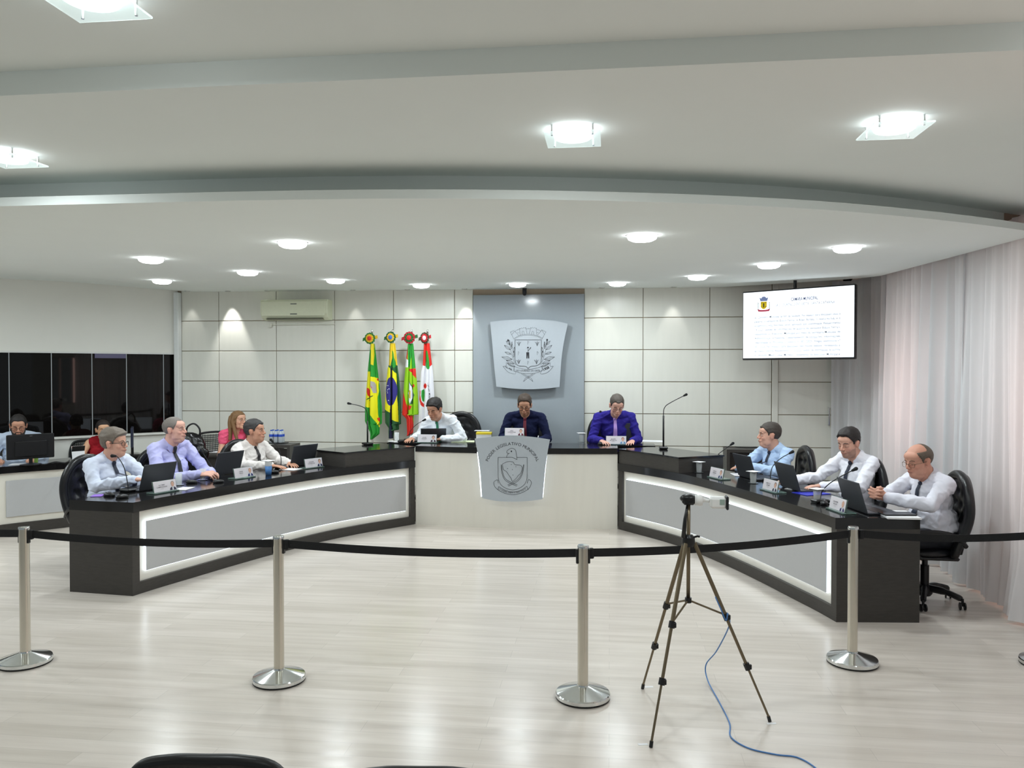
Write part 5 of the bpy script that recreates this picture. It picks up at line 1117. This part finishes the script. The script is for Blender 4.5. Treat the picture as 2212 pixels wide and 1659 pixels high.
# computer monitor and things on the staff desk
p = P(64, 1004, z=.79); nn_ = SNs[int(len(SNs) * .7)]; t = thing('computer_monitor', 'black computer monitor seen from behind at the far left', 'monitor', (p.x, p.y + .02, .79), rz_of(nn_) + .08)
MB().box((0, 0, .215), (.50, .035, .29), bev=.008).box((0, -.022, .19), (.34, .02, .18), bev=.008).build('housing', M_black, t); MB().box((0, .019, .22), (.47, .002, .25)).build('display', MATS['laptop_display'], t)
MB().tube([(0, 0, .02), (0, 0, .2)], .02).lathe([(.001, 0), (.11, 0), (.115, .006), (.03, .02), (.001, .021)], n=24).build('stand', M_black, t); mb = MB(); put_text(mb, 'AOC', (0, -.0187, .335), (1, 0, 0), (0, 0, 1), .014, col=srgb(150, 150, 155)); mb.build('brand_mark', M_art, t)
p = P(168, 993, z=.79); t = thing('desk_calendar', 'white desk calendar with an orange top on the staff desk', 'calendar', (p.x, p.y + .02, .79), rz_of(nn_) + .1); T = Matrix.Rotation(-.2, 4, 'X')
MB().box((0, 0, .085), (.15, .004, .17), T).build('sheet', M_white, t); MB().box((0, -.003, .152), (.14, .003, .03), T).build('orange_band', mat('orange_print', srgb(240, 140, 70), .5), t); MB().box((0, .05, .08), (.15, .004, .16), Matrix.Rotation(.3, 4, 'X')).build('back_leaf', M_black, t)
p = P(276, 985, z=.79); t = thing('computer_monitor', 'thin dark monitor seen edge on behind the glasses wearing man', 'monitor', (p.x, p.y + .1, .79), rz_of(nn_) + 1.25); MB().box((0, 0, .24), (.40, .03, .25), bev=.005).build('housing', mat('blue_black', srgb(40, 44, 62), .3), t); MB().tube([(0, 0, .01), (0, 0, .14)], .018).lathe([(.001, 0), (.09, 0), (.09, .008), (.001, .01)], n=20).build('stand', M_black, t)
p = P(78, 998, z=.79); o = MB().lathe([(.001, 0), (.02, 0), (.026, .07), (.024, .07), (.018, .006), (.001, .005)], n=16).build('small_cup', mat('green_cup', srgb(150, 190, 90), .3), loc=(p.x, p.y - .0, .79)); tag(o, 'small green cup beside the monitor stand', 'cup')
o = MB().tube(spline([P(x, y, z=.797) for x, y in ((70, 1000), (95, 1003), (120, 998), (140, 1000), (150, 994))], 6), .006, 6).build('cable_bundle', M_black); tag(o, 'black cables lying between monitor and calendar', 'cable')
p = P(35, 1003, z=.79); o = MB().box((0, 0, .003), (.22, .15, .004)).build('paper_sheet', M_white, loc=(p.x + .06, p.y, .79), rz=.4); tag(o, 'white papers under the far left monitor', 'paper')

# ================================================================== FLAGS
def inpoly(x, y, pts):
    c = False; j = len(pts) - 1
    for i in range(len(pts)):
        xi, yi = pts[i]; xj, yj = pts[j]
        if (yi > y) != (yj > y) and x < (xj - xi) * (y - yi) / (yj - yi) + xi: c = not c
        j = i
    return c
G, Y_, RD, DG, BL, LM, WH = srgb(44, 152, 52), srgb(240, 232, 30), srgb(222, 44, 34), srgb(42, 92, 52), srgb(52, 48, 130), srgb(150, 205, 30), srgb(236, 236, 242)
def ellp(cx, cy, rx, ry): return [(cx + rx * math.cos(a), cy + ry * math.sin(a)) for a in np.linspace(0, 2 * PI, 24)]
FY = 10.80
def flag(label, left, right, base, polys, pole_x, ros, folds, seed, letters=None, lean=0):
    fq = CR(740, 680, 5.53, FY); yt = min(left[0][1], right[0][1]); yb_ = max(left[-1][1], right[-1][1]); pb = fq(pole_x, 1480); top = fq(pole_x, 330)
    t = thing('flag', label, 'flag', (top.x, FY, PZ), 0, 'flags on poles before the back wall')
    zt = fq(pole_x, 215).z; MB().tube([(0, .03, .02), (0, .03, zt - PZ)], .014, 12).build('pole', M_chrome, t, True); MB().ell((0, .03, zt - PZ + .02), (.016, .016, .03), 12).build('pole_tip', M_chrome, t, True)
    MB().lathe([(.001, 0), (.13, 0), (.13, .02), (.03, .045), (.02, .08), (.001, .08)], (0, .03, 0), n=28).build('pole_base', M_chrome, t, .6)
    li = lambda L_, y: np.interp(y, [q_[1] for q_ in L_], [q_[0] for q_ in L_]); nu, nv = 100, 240; v = []; f = []; cl = []; rnd = random.Random(seed)
    grid = []
    for j in range(nv + 1):
        y = yt + (yb_ - yt) * j / nv; a, b = li(left, y), li(right, y)
        if y > left[-1][1]: a = max(a, (a + b) / 2 - 2)
        for i in range(nu + 1):
            u = i / nu; x = a + (b - a) * u; p = fq(x, y); q_ = j / nv; dep = 0
            for (cx, am, wd) in folds: dep += am * math.exp(-((u - cx) / wd) ** 2)
            dep = dep * min(1, .35 + q_ * 1.2) + .012 * math.sin(u * 9 + seed + 2 * q_) + .006 * noise.noise(Vector((u * 4, q_ * 6, seed)))
            bulge = .075 * math.sin(PI * u) * min(1, .3 + q_)
            v.append(p - Vector((top.x, FY, PZ)) - Vector((0, bulge - dep * 1.0, 0))); grid.append((x, y))
    for j in range(nv):
        for i in range(nu):
            a = j * (nu + 1) + i; f.append((a, a + nu + 1, a + nu + 2, a + 1)); x, y = (grid[a][0] + grid[a + nu + 2][0]) / 2, (grid[a][1] + grid[a + nu + 2][1]) / 2; c_ = base
            for (pc, pp) in polys:
                if inpoly(x, y, pp): c_ = pc
            cl.append(c_)
    n0 = len(v); back = [p + Vector((0, .02, 0)) for p in v]; mb = MB(); mb.v = [tuple(p) for p in v]; mb.f = f; mb.c = cl; o = mb.build('cloth', M_cloth, t, True)
    sm_ = o.modifiers.new('thick', 'SOLIDIFY'); sm_.thickness = .006; sm_.offset = 1
    # rosette
    c1, c2, c3, rx, ry = ros[2], ros[3], ros[4], ros[5], ros[6]; C_ = fq(ros[0], ros[1]) - Vector((top.x, FY, PZ)); R_ = fq(ros[0] + rx, ros[1]).x - fq(ros[0], ros[1]).x; k = ry / rx
    mb = MB(); n_ = 40
    for (ra, rb, d0, cc, wv) in ((.0, 1.0, .0, c1, .05), (0, .72, .012, c2, .03), (0, .40, .022, c3, 0)):
        pts = [(C_.x + R_ * rb * (1 + wv * math.cos(12 * a)) * math.cos(a), -.045 - d0 + (.006 * math.cos(12 * a) if wv else 0), C_.z + R_ * k * rb * (1 + wv * math.cos(12 * a)) * math.sin(a)) for a in np.linspace(0, 2 * PI, n_ + 1)[:-1]]
        mb.add(pts + [(C_.x, -.055 - d0, C_.z)] + [(x, y + .012, z) for x, y, z in pts], [(n_, (i + 1) % n_, i) for i in range(n_)] + [(i, (i + 1) % n_, n_ + 1 + (i + 1) % n_, n_ + 1 + i) for i in range(n_)], None, cc)
    mb.build('rosette', M_cloth, t)
    mb = MB()
    for sgn in (-1, 1): mb.poly([(C_.x + sgn * R_ * .6, -.03, C_.z - .02), (C_.x + sgn * R_ * 1.45, -.03, C_.z + sgn * .02 - .02), (C_.x + sgn * R_ * 1.38, -.03, C_.z + sgn * .02 + .025), (C_.x + sgn * R_ * .6, -.03, C_.z + .025)], None, (0, .008, 0), col=c1 if sgn < 0 else c2)
    mb.build('rosette_bow', M_cloth, t)
    if letters:
        mb = MB(); bv = BVHTree.FromPolygons([tuple(p) for p in v], f); yy = letters[1]
        for i, ch in enumerate(letters[0]):
            a = i / (len(letters[0]) - 1); x = letters[2] + (letters[3] - letters[2]) * math.sin(a * 1.9) / math.sin(1.9) if 0 else np.interp(a, [0, .25, .6, 1], letters[2]); y = yy[0] + (yy[1] - yy[0]) * a; o_ = fq(x, y) - Vector((top.x, FY, PZ)); o_.y = -1; h_ = bv.ray_cast(o_, Vector((0, 1, 0)), 3)[0]
            if h_ and ch != ' ': an = math.radians(np.interp(a, [0, 1], [-50, -88])); put_text(mb, ch, h_ - Vector((0, .004, 0)), (math.cos(an), 0, math.sin(an)), (-math.sin(an), 0, math.cos(an)), .036, col=srgb(50, 50, 54), bold=.01)
        mb.build('curved_lettering', M_art, t)
    return t
flag('green and yellow municipal flag on the leftmost pole', [(335, 345), (305, 640), (285, 900), (270, 1110), (270, 1270), (330, 1400), (345, 1485)], [(385, 345), (430, 720), (460, 960), (475, 1130), (470, 1295), (446, 1310), (440, 1420), (355, 1485)], G, [
    (Y_, [(298, 675), (342, 680), (347, 738), (422, 755), (440, 800), (425, 1000), (430, 1150), (447, 1350), (350, 1195), (340, 1110), (278, 1095), (284, 900)]), (srgb(226, 206, 40), [(340, 340), (382, 340), (372, 605), (346, 590)]),
    (RD, [(295, 870), (322, 878), (348, 965), (335, 992), (312, 960), (294, 920)]), (srgb(176, 170, 168), [(350, 790), (385, 805), (408, 860), (412, 935), (375, 932), (350, 860)]), (RD, [(412, 765), (434, 760), (434, 785), (414, 785)]), (RD, [(418, 1235), (445, 1225), (446, 1285)]),
    (RD, [(352, 845), (366, 870), (362, 880)]), (DG, [(296, 1010), (340, 975), (375, 962), (376, 970), (340, 992), (330, 1030), (322, 1030), (330, 998), (300, 1020)])], 345, (336, 283, srgb(50, 120, 50), srgb(222, 178, 40), srgb(206, 50, 40), 62, 66), [(.3, .05, .06), (.72, .04, .10), (.9, .03, .06)], 1)
flag('national flag with a blue disc on yellow and green, second pole from the left', [(567, 340), (555, 600), (540, 640), (525, 830), (510, 1100), (515, 1290), (555, 1350), (560, 1475)], [(630, 340), (655, 600), (680, 800), (695, 1000), (695, 1300), (670, 1310), (670, 1370), (610, 1380), (600, 1475)], DG, [
    (Y_, [(545, 612), (590, 645), (642, 700), (648, 780), (655, 1000), (660, 1060), (668, 1282), (600, 1245), (580, 1165), (514, 1130), (514, 1040), (526, 830)]), (BL, ellp(590, 915, 66, 172)), (srgb(228, 196, 40), [(560, 340), (634, 340), (660, 605), (640, 600), (603, 425), (585, 610), (552, 600)]), (G, [(603, 425), (640, 610), (620, 640), (590, 600)]),
    (srgb(30, 34, 60), [(580, 640), (598, 640), (600, 1480), (572, 1480), (580, 1000)])] + [(WH, ellp(a, b, 5, 5)) for a, b in ((557, 845), (540, 845), (570, 885), (553, 893), (553, 932), (603, 940), (548, 912), (565, 1022))], 592, (585, 270, srgb(48, 100, 50), srgb(226, 186, 50), srgb(70, 110, 200), 58, 66), [(.45, .075, .05), (.85, .04, .07)], 2)  # dark middle strip is the fold's shade painted into the cloth colour
flag('red and lime green state flag, third pole from the left', [(786, 345), (768, 500), (755, 640), (735, 900), (720, 1190), (770, 1240), (780, 1440)], [(842, 345), (870, 640), (885, 800), (897, 1000), (905, 1290), (880, 1310), (846, 1190), (838, 1410), (790, 1440)], LM, [
    (RD, [(730, 880), (752, 980), (780, 1100), (782, 1190), (838, 1205), (845, 1440), (770, 1440), (715, 1190)]), (RD, [(765, 380), (792, 400), (785, 540), (762, 510)]), (WH, [(766, 520), (790, 540), (787, 630), (750, 628)]), (RD, [(790, 650), (872, 640), (876, 760), (830, 690)]), (G, [(790, 340), (848, 340), (874, 632), (840, 645), (826, 480), (810, 640), (788, 622)]),
    (DG, [(800, 770), (845, 870), (865, 960), (850, 1060), (812, 1070), (840, 900)]), (WH, [(800, 780), (832, 860), (848, 960), (822, 1065), (796, 1000), (782, 930), (808, 880)]), (srgb(214, 180, 60), [(806, 900), (826, 905), (826, 1000), (812, 990)]), (RD, ellp(855, 848, 10, 20)), (RD, [(780, 1070), (835, 1085), (825, 1130), (790, 1142)])], 820, (806, 275, srgb(176, 34, 44), srgb(40, 100, 46), srgb(206, 36, 36), 68, 70), [(.38, .06, .06), (.7, .05, .06)], 3)
flag('white legislative flag with red top and curved lettering, rightmost pole', [(978, 340), (965, 600), (942, 700), (925, 1000), (912, 1300), (912, 1440)], [(1035, 340), (1062, 590), (1076, 700), (1090, 960), (1085, 1300), (1060, 1440)], WH, [
    (RD, [(975, 340), (1038, 340), (1064, 592), (1044, 625), (1018, 440), (1002, 440), (990, 612), (962, 605)]), (G, [(1002, 425), (1018, 430), (1046, 628), (1028, 655), (1000, 615)]), (RD, ellp(995, 850, 24, 34)), (G, [(950, 905), (975, 888), (985, 960), (980, 1045), (962, 1030), (948, 970)]), (RD, [(924, 900), (940, 905), (936, 960), (946, 1020), (978, 1075), (974, 1105), (940, 1075), (920, 1000)]), (Y_, [(980, 940), (992, 985), (978, 990)])],
     1010, (988, 278, srgb(70, 60, 40), srgb(190, 36, 44), srgb(236, 210, 214), 52, 66), [(.35, .04, .08), (.75, .03, .08)], 4, ('LEGISLATIVO MUNICIPAL', (745, 1080), (988, 1020, 1038, 1038)))

# ================================================================== BARRIER
M_clip = M_black
SPX = [(55, 1432), (603, 1470), (1259, 1507), (1841, 1432)]; SPOS = [P(x, y, z=0) for x, y in SPX] + [Vector((2.80, 5.48, 0))]; SPOS = [Vector((-5.55, 4.95, 0))] + SPOS
t0_ = None
SLB = ['steel barrier post beyond the left edge of the picture', 'leftmost steel barrier post, its base cut by the picture edge', 'steel barrier post before the left desk', 'steel barrier post in the centre, left of the camera tripod', 'steel barrier post before the end of the right desk', 'steel barrier post whose base just shows at the right edge']
for i, p in enumerate(SPOS):
    if t0_ is None:
        t0_ = t = thing('barrier_post', SLB[0], 'barrier post', p, 0, 'steel barrier posts')
        MB().lathe([(.001, 0), (.150, 0), (.157, .004), (.157, .008), (.001, .008)], n=48).build('rubber_ring', M_black, t, .6)
        MB().lathe([(.155, .008), (.158, .012), (.158, .030), (.154, .036), (.034, .072), (.032, .08)], n=64).build('base', M_chrome, t, .5)
        MB().lathe([(.031, .07), (.031, .80), (.0315, .80), (.0315, .878), (.001, .878)], n=32).build('pole', M_steel, t, .6)
        MB().lathe([(.033, .872), (.0335, .884), (.03, .890), (.001, .891)], n=32).build('cap', M_chrome, t, .6)
        for a in (0, PI): MB().box((.034 * math.cos(a), 0, .825), (.014, .022, .085), bev=.003).build('belt_clip', M_black, t)
    else: copy_tree(t0_, p, math.atan2((SPOS[min(i + 1, len(SPOS) - 1)] - SPOS[i - 1]).y, (SPOS[min(i + 1, len(SPOS) - 1)] - SPOS[i - 1]).x), SLB[i])
BL_ = ['black belt running off past the left edge', 'black belt crossing before the left desk end', 'long black belt in the middle of the barrier', 'black belt passing behind the tripod', 'black belt crossing before the rightmost chair']
for i in range(5):
    a, b = SPOS[i], SPOS[i + 1]; d = (b - a).normalized(); a2, b2 = a + d * .042, b - d * .042; mb = MB(); n_ = Vector((-d.y, d.x, 0)) * .0012; v = []; K = 24
    for k in range(K + 1):
        u = k / K; p = a2.lerp(b2, u); z = .842 - .025 * 4 * u * (1 - u); tw = .004 * math.sin(u * 9)
        v += [p + n_ + Vector((0, 0, z - .024)), p + n_ + Vector((d.y * -tw, d.x * tw, z + .024)), p - n_ + Vector((d.y * -tw, d.x * tw, z + .024)), p - n_ + Vector((0, 0, z - .024))]
    f = [(0, 1, 2, 3), tuple(K * 4 + j for j in (3, 2, 1, 0))] + [(k * 4 + j, k * 4 + 4 + j, k * 4 + 4 + (j + 1) % 4, k * 4 + (j + 1) % 4) for k in range(K) for j in range(4)]
    mb.add(v, f); mb.box(tuple(a + d * .052 + Vector((0, 0, .838))), (.026, .026, .06), None, None, math.atan2(d.y, d.x), bev=.004); tag(mb.build('barrier_belt', M_blackmat, smooth=.6), BL_[i], 'belt', 'black retractable belts')

# ================================================================== TRIPOD WITH CAMERA
T1, T2, T3 = P(1388, 1488, z=0), P(1406, 1614.6, z=0), P(1663, 1559.4, z=0); HX = (T1 + T2 + T3) / 3; HX = Vector((P(1487, 1200, Y=HX.y).x, HX.y, 0))
zz = lambda py: P(1487, py, Y=HX.y).z
t = thing('tripod', 'bronze camera tripod standing alone in front of the barrier', 'tripod', HX)
zh = zz(1168); MB().tube([(0, 0, zz(1298)), (0, 0, zz(1085))], .0105, 12).build('centre_column', M_bronze, t, True)
MB().lathe([(.001, zh - .03), (.03, zh - .03), (.036, zh - .01), (.034, zh + .02), (.02, zh + .035), (.001, zh + .035)], n=18).build('hub', M_black, t, .6)
MB().tube([(.0, 0, zh + .01), (.045, -.02, zh + .03), (.055, -.03, zh + .03)], .006).build('crank', M_black, t)
J = zz(1296)
for Tn in (T1, T2, T3):
    e = Tn - HX; hd = e.normalized(); a = Vector((0, 0, zh - .01)) + hd * .032; b = e + Vector((0, 0, .012)); k1, k2 = .42, .70
    mb = MB(); 
    mb.tube([a, a.lerp(b, k1)], .0115, 8); mb.tube([a.lerp(b, k1), a.lerp(b, k2)], .0090, 8); mb.tube([a.lerp(b, k2), b], .0066, 8); lg = mb.build('leg', M_bronze, t, .6)
    for k_ in (k1, k2):
        p = a.lerp(b, k_); MB().tube([p - (b - a).normalized() * .018, p + (b - a).normalized() * .018], .0175, 8).box(p + Vector((.014, -.006, 0)), (.018, .014, .028), bev=.003).build('leg_lock', M_black, lg)
    MB().tube([b - (b - a).normalized() * .02, b + Vector((0, 0, -.010))], .010, 8).build('rubber_foot', M_black, lg)
    p = a.lerp(b, k1 - .01); MB().tube([(0, 0, J), p], .0055, 6).build('spreader_arm', M_bronze, t)
MB().lathe([(.001, J - .014), (.018, J - .014), (.018, J + .014), (.001, J + .014)], n=12).build('spreader_hub', M_black, t)
zc = zz(1080); MB().box((0, 0, zc - .005), (.07, .055, .04), bev=.012).ell((.0, 0, zc + .012), (.045, .035, .022), 14).ell((-.03, 0, zc + .008), (.018, .03, .016), 10).build('pan_head', M_black, t, .6)
MB().tube([(-.005, 0, zc - .02), (-.02, -.02, zc - .10), (-.03, -.035, zc - .2)], [.006, .010, .013], 10).build('pan_handle', M_black, t, True)
t = thing('surveillance_camera', 'small white bullet camera fixed on the tripod, pointing right', 'camera', (HX.x, HX.y, zc + .0), .0); M_wc = mat('camera_white', srgb(232, 232, 230), .35); s_ = (zz(1080) - zz(1180)) / 100
MB().lathe([(.001, -.03), (.028, -.03), (.032, 0), (.026, .012), (.001, .012)], (0, 0, 0), 20, Matrix.Translation((.062, 0, .0)) @ Matrix.Rotation(PI / 2, 4, 'Y')).ell((.078, 0, .002), (.016, .014, .014), 12).tube([(.08, 0, .002), (.11, 0, -.003)], .010).build('bracket', M_wc, t, True)
MB().box((.155, 0, -.010), (.088, .060, .062), bev=.012).build('housing', M_wc, t); MB().box((.203, 0, -.010), (.014, .066, .074), bev=.005).build('front_bezel', M_black, t); MB().box((.175, -.0305, -.004), (.026, .002, .030)).build('printed_label', mat('green_grey_label', srgb(150, 168, 158), .5), t)
M_cab = mat('blue_cable', srgb(78, 128, 190), .45)
L3 = lambda k: (Vector((0, 0, zh)) + (T3 - HX) * k * 1.0) * 1
def legpt(k): a = HX + Vector((0, 0, zh - .01)); b = T3; return a.lerp(b, k) + Vector((.012, -.016, 0))
pts = [legpt(.30), legpt(.36), legpt(.43)]
for (x, y, z) in ((1572, 1325, .46), (1575, 1352, .38), (1548, 1406, .20), (1525, 1436, .09), (1529, 1470, .02), (1554, 1517, .005), (1576, 1562, .005), (1579, 1592, .005), (1617, 1616, .005), (1677, 1630, .005), (1722, 1636, .005), (1762, 1659, .005), (1800, 1700, .005)):
    if z > .01: pts.append(P(x, y, Y=HX.y - .02 - .25 * sm(.46, .02, z) * 0 + .0)); pts[-1] = P(x, y, z=z) if z <= .10 else P(x, y, Y=np.interp(z, [.1, .46], [P(1525, 1436, z=.09).y, HX.y - .02]))
    else: pts.append(P(x, y, z=.0045))
tag(MB().tube(spline(pts, 6), .0038, 6).build('network_cable', M_cab, smooth=True), 'thin blue network cable hanging from the tripod and trailing over the floor', 'cable')
for x, y, lb in ((1402, 1484, 'small white tape mark at the far left tripod foot'), (1389, 1608, 'small white tape mark at the nearest tripod foot'), (1667, 1563, 'small white tape mark at the right tripod foot')):
    p = P(x, y, z=0); tag(MB().box((0, 0, .0006), (.05, .02, .001)).build('tape_mark', M_white, loc=p, rz=.2), lb, 'tape')

# audience chairs at the bottom edge
def aud(px, py, label):
    p = P(px, py - 24, z=.838); t = thing('audience_chair', label, 'chair', (p.x, p.y, 0), math.radians(6), 'padded audience chairs')
    w = .235; o_ = spline([(-w, 0, .40), (-w - .005, -.01, .55), (-w, -.02, .70), (-w + .045, -.025, .79), (-w + .13, -.03, .815), (0, -.032, .818), (w - .13, -.03, .815), (w - .045, -.025, .79), (w, -.02, .70), (w + .005, -.01, .55), (w, 0, .40)], 6)
    MB().tube(o_, .020, 10).build('backrest_rim', M_black, t, True)
    mb = MB(); v = [(x * .99, y, z) for x, y, z in o_]; mb.add([(x, y + .012, z) for x, y, z in v] + [(x, y - .02, z) for x, y, z in v], [tuple(range(len(v))), tuple(range(2 * len(v) - 1, len(v) - 1, -1))] + [(i, len(v) + i, len(v) + i + 1, i + 1) for i in range(len(v) - 1)]); mb.build('backrest', M_leather, t)
    MB().box((0, .22, .42), (.46, .44, .07), bev=.03).build('seat', M_leather, t)
    for i in (-1, 1):
        for j in (.05, .4): MB().tube([(i * .2, j, .40), (i * .22, j + (j - .22) * .2, .0)], .013).build('leg', M_chrome, t)
aud(455, 1641, 'black padded chair top at the lower left edge of the picture'); aud(910, 1667, 'black padded chair top barely showing at the bottom edge, centre left')
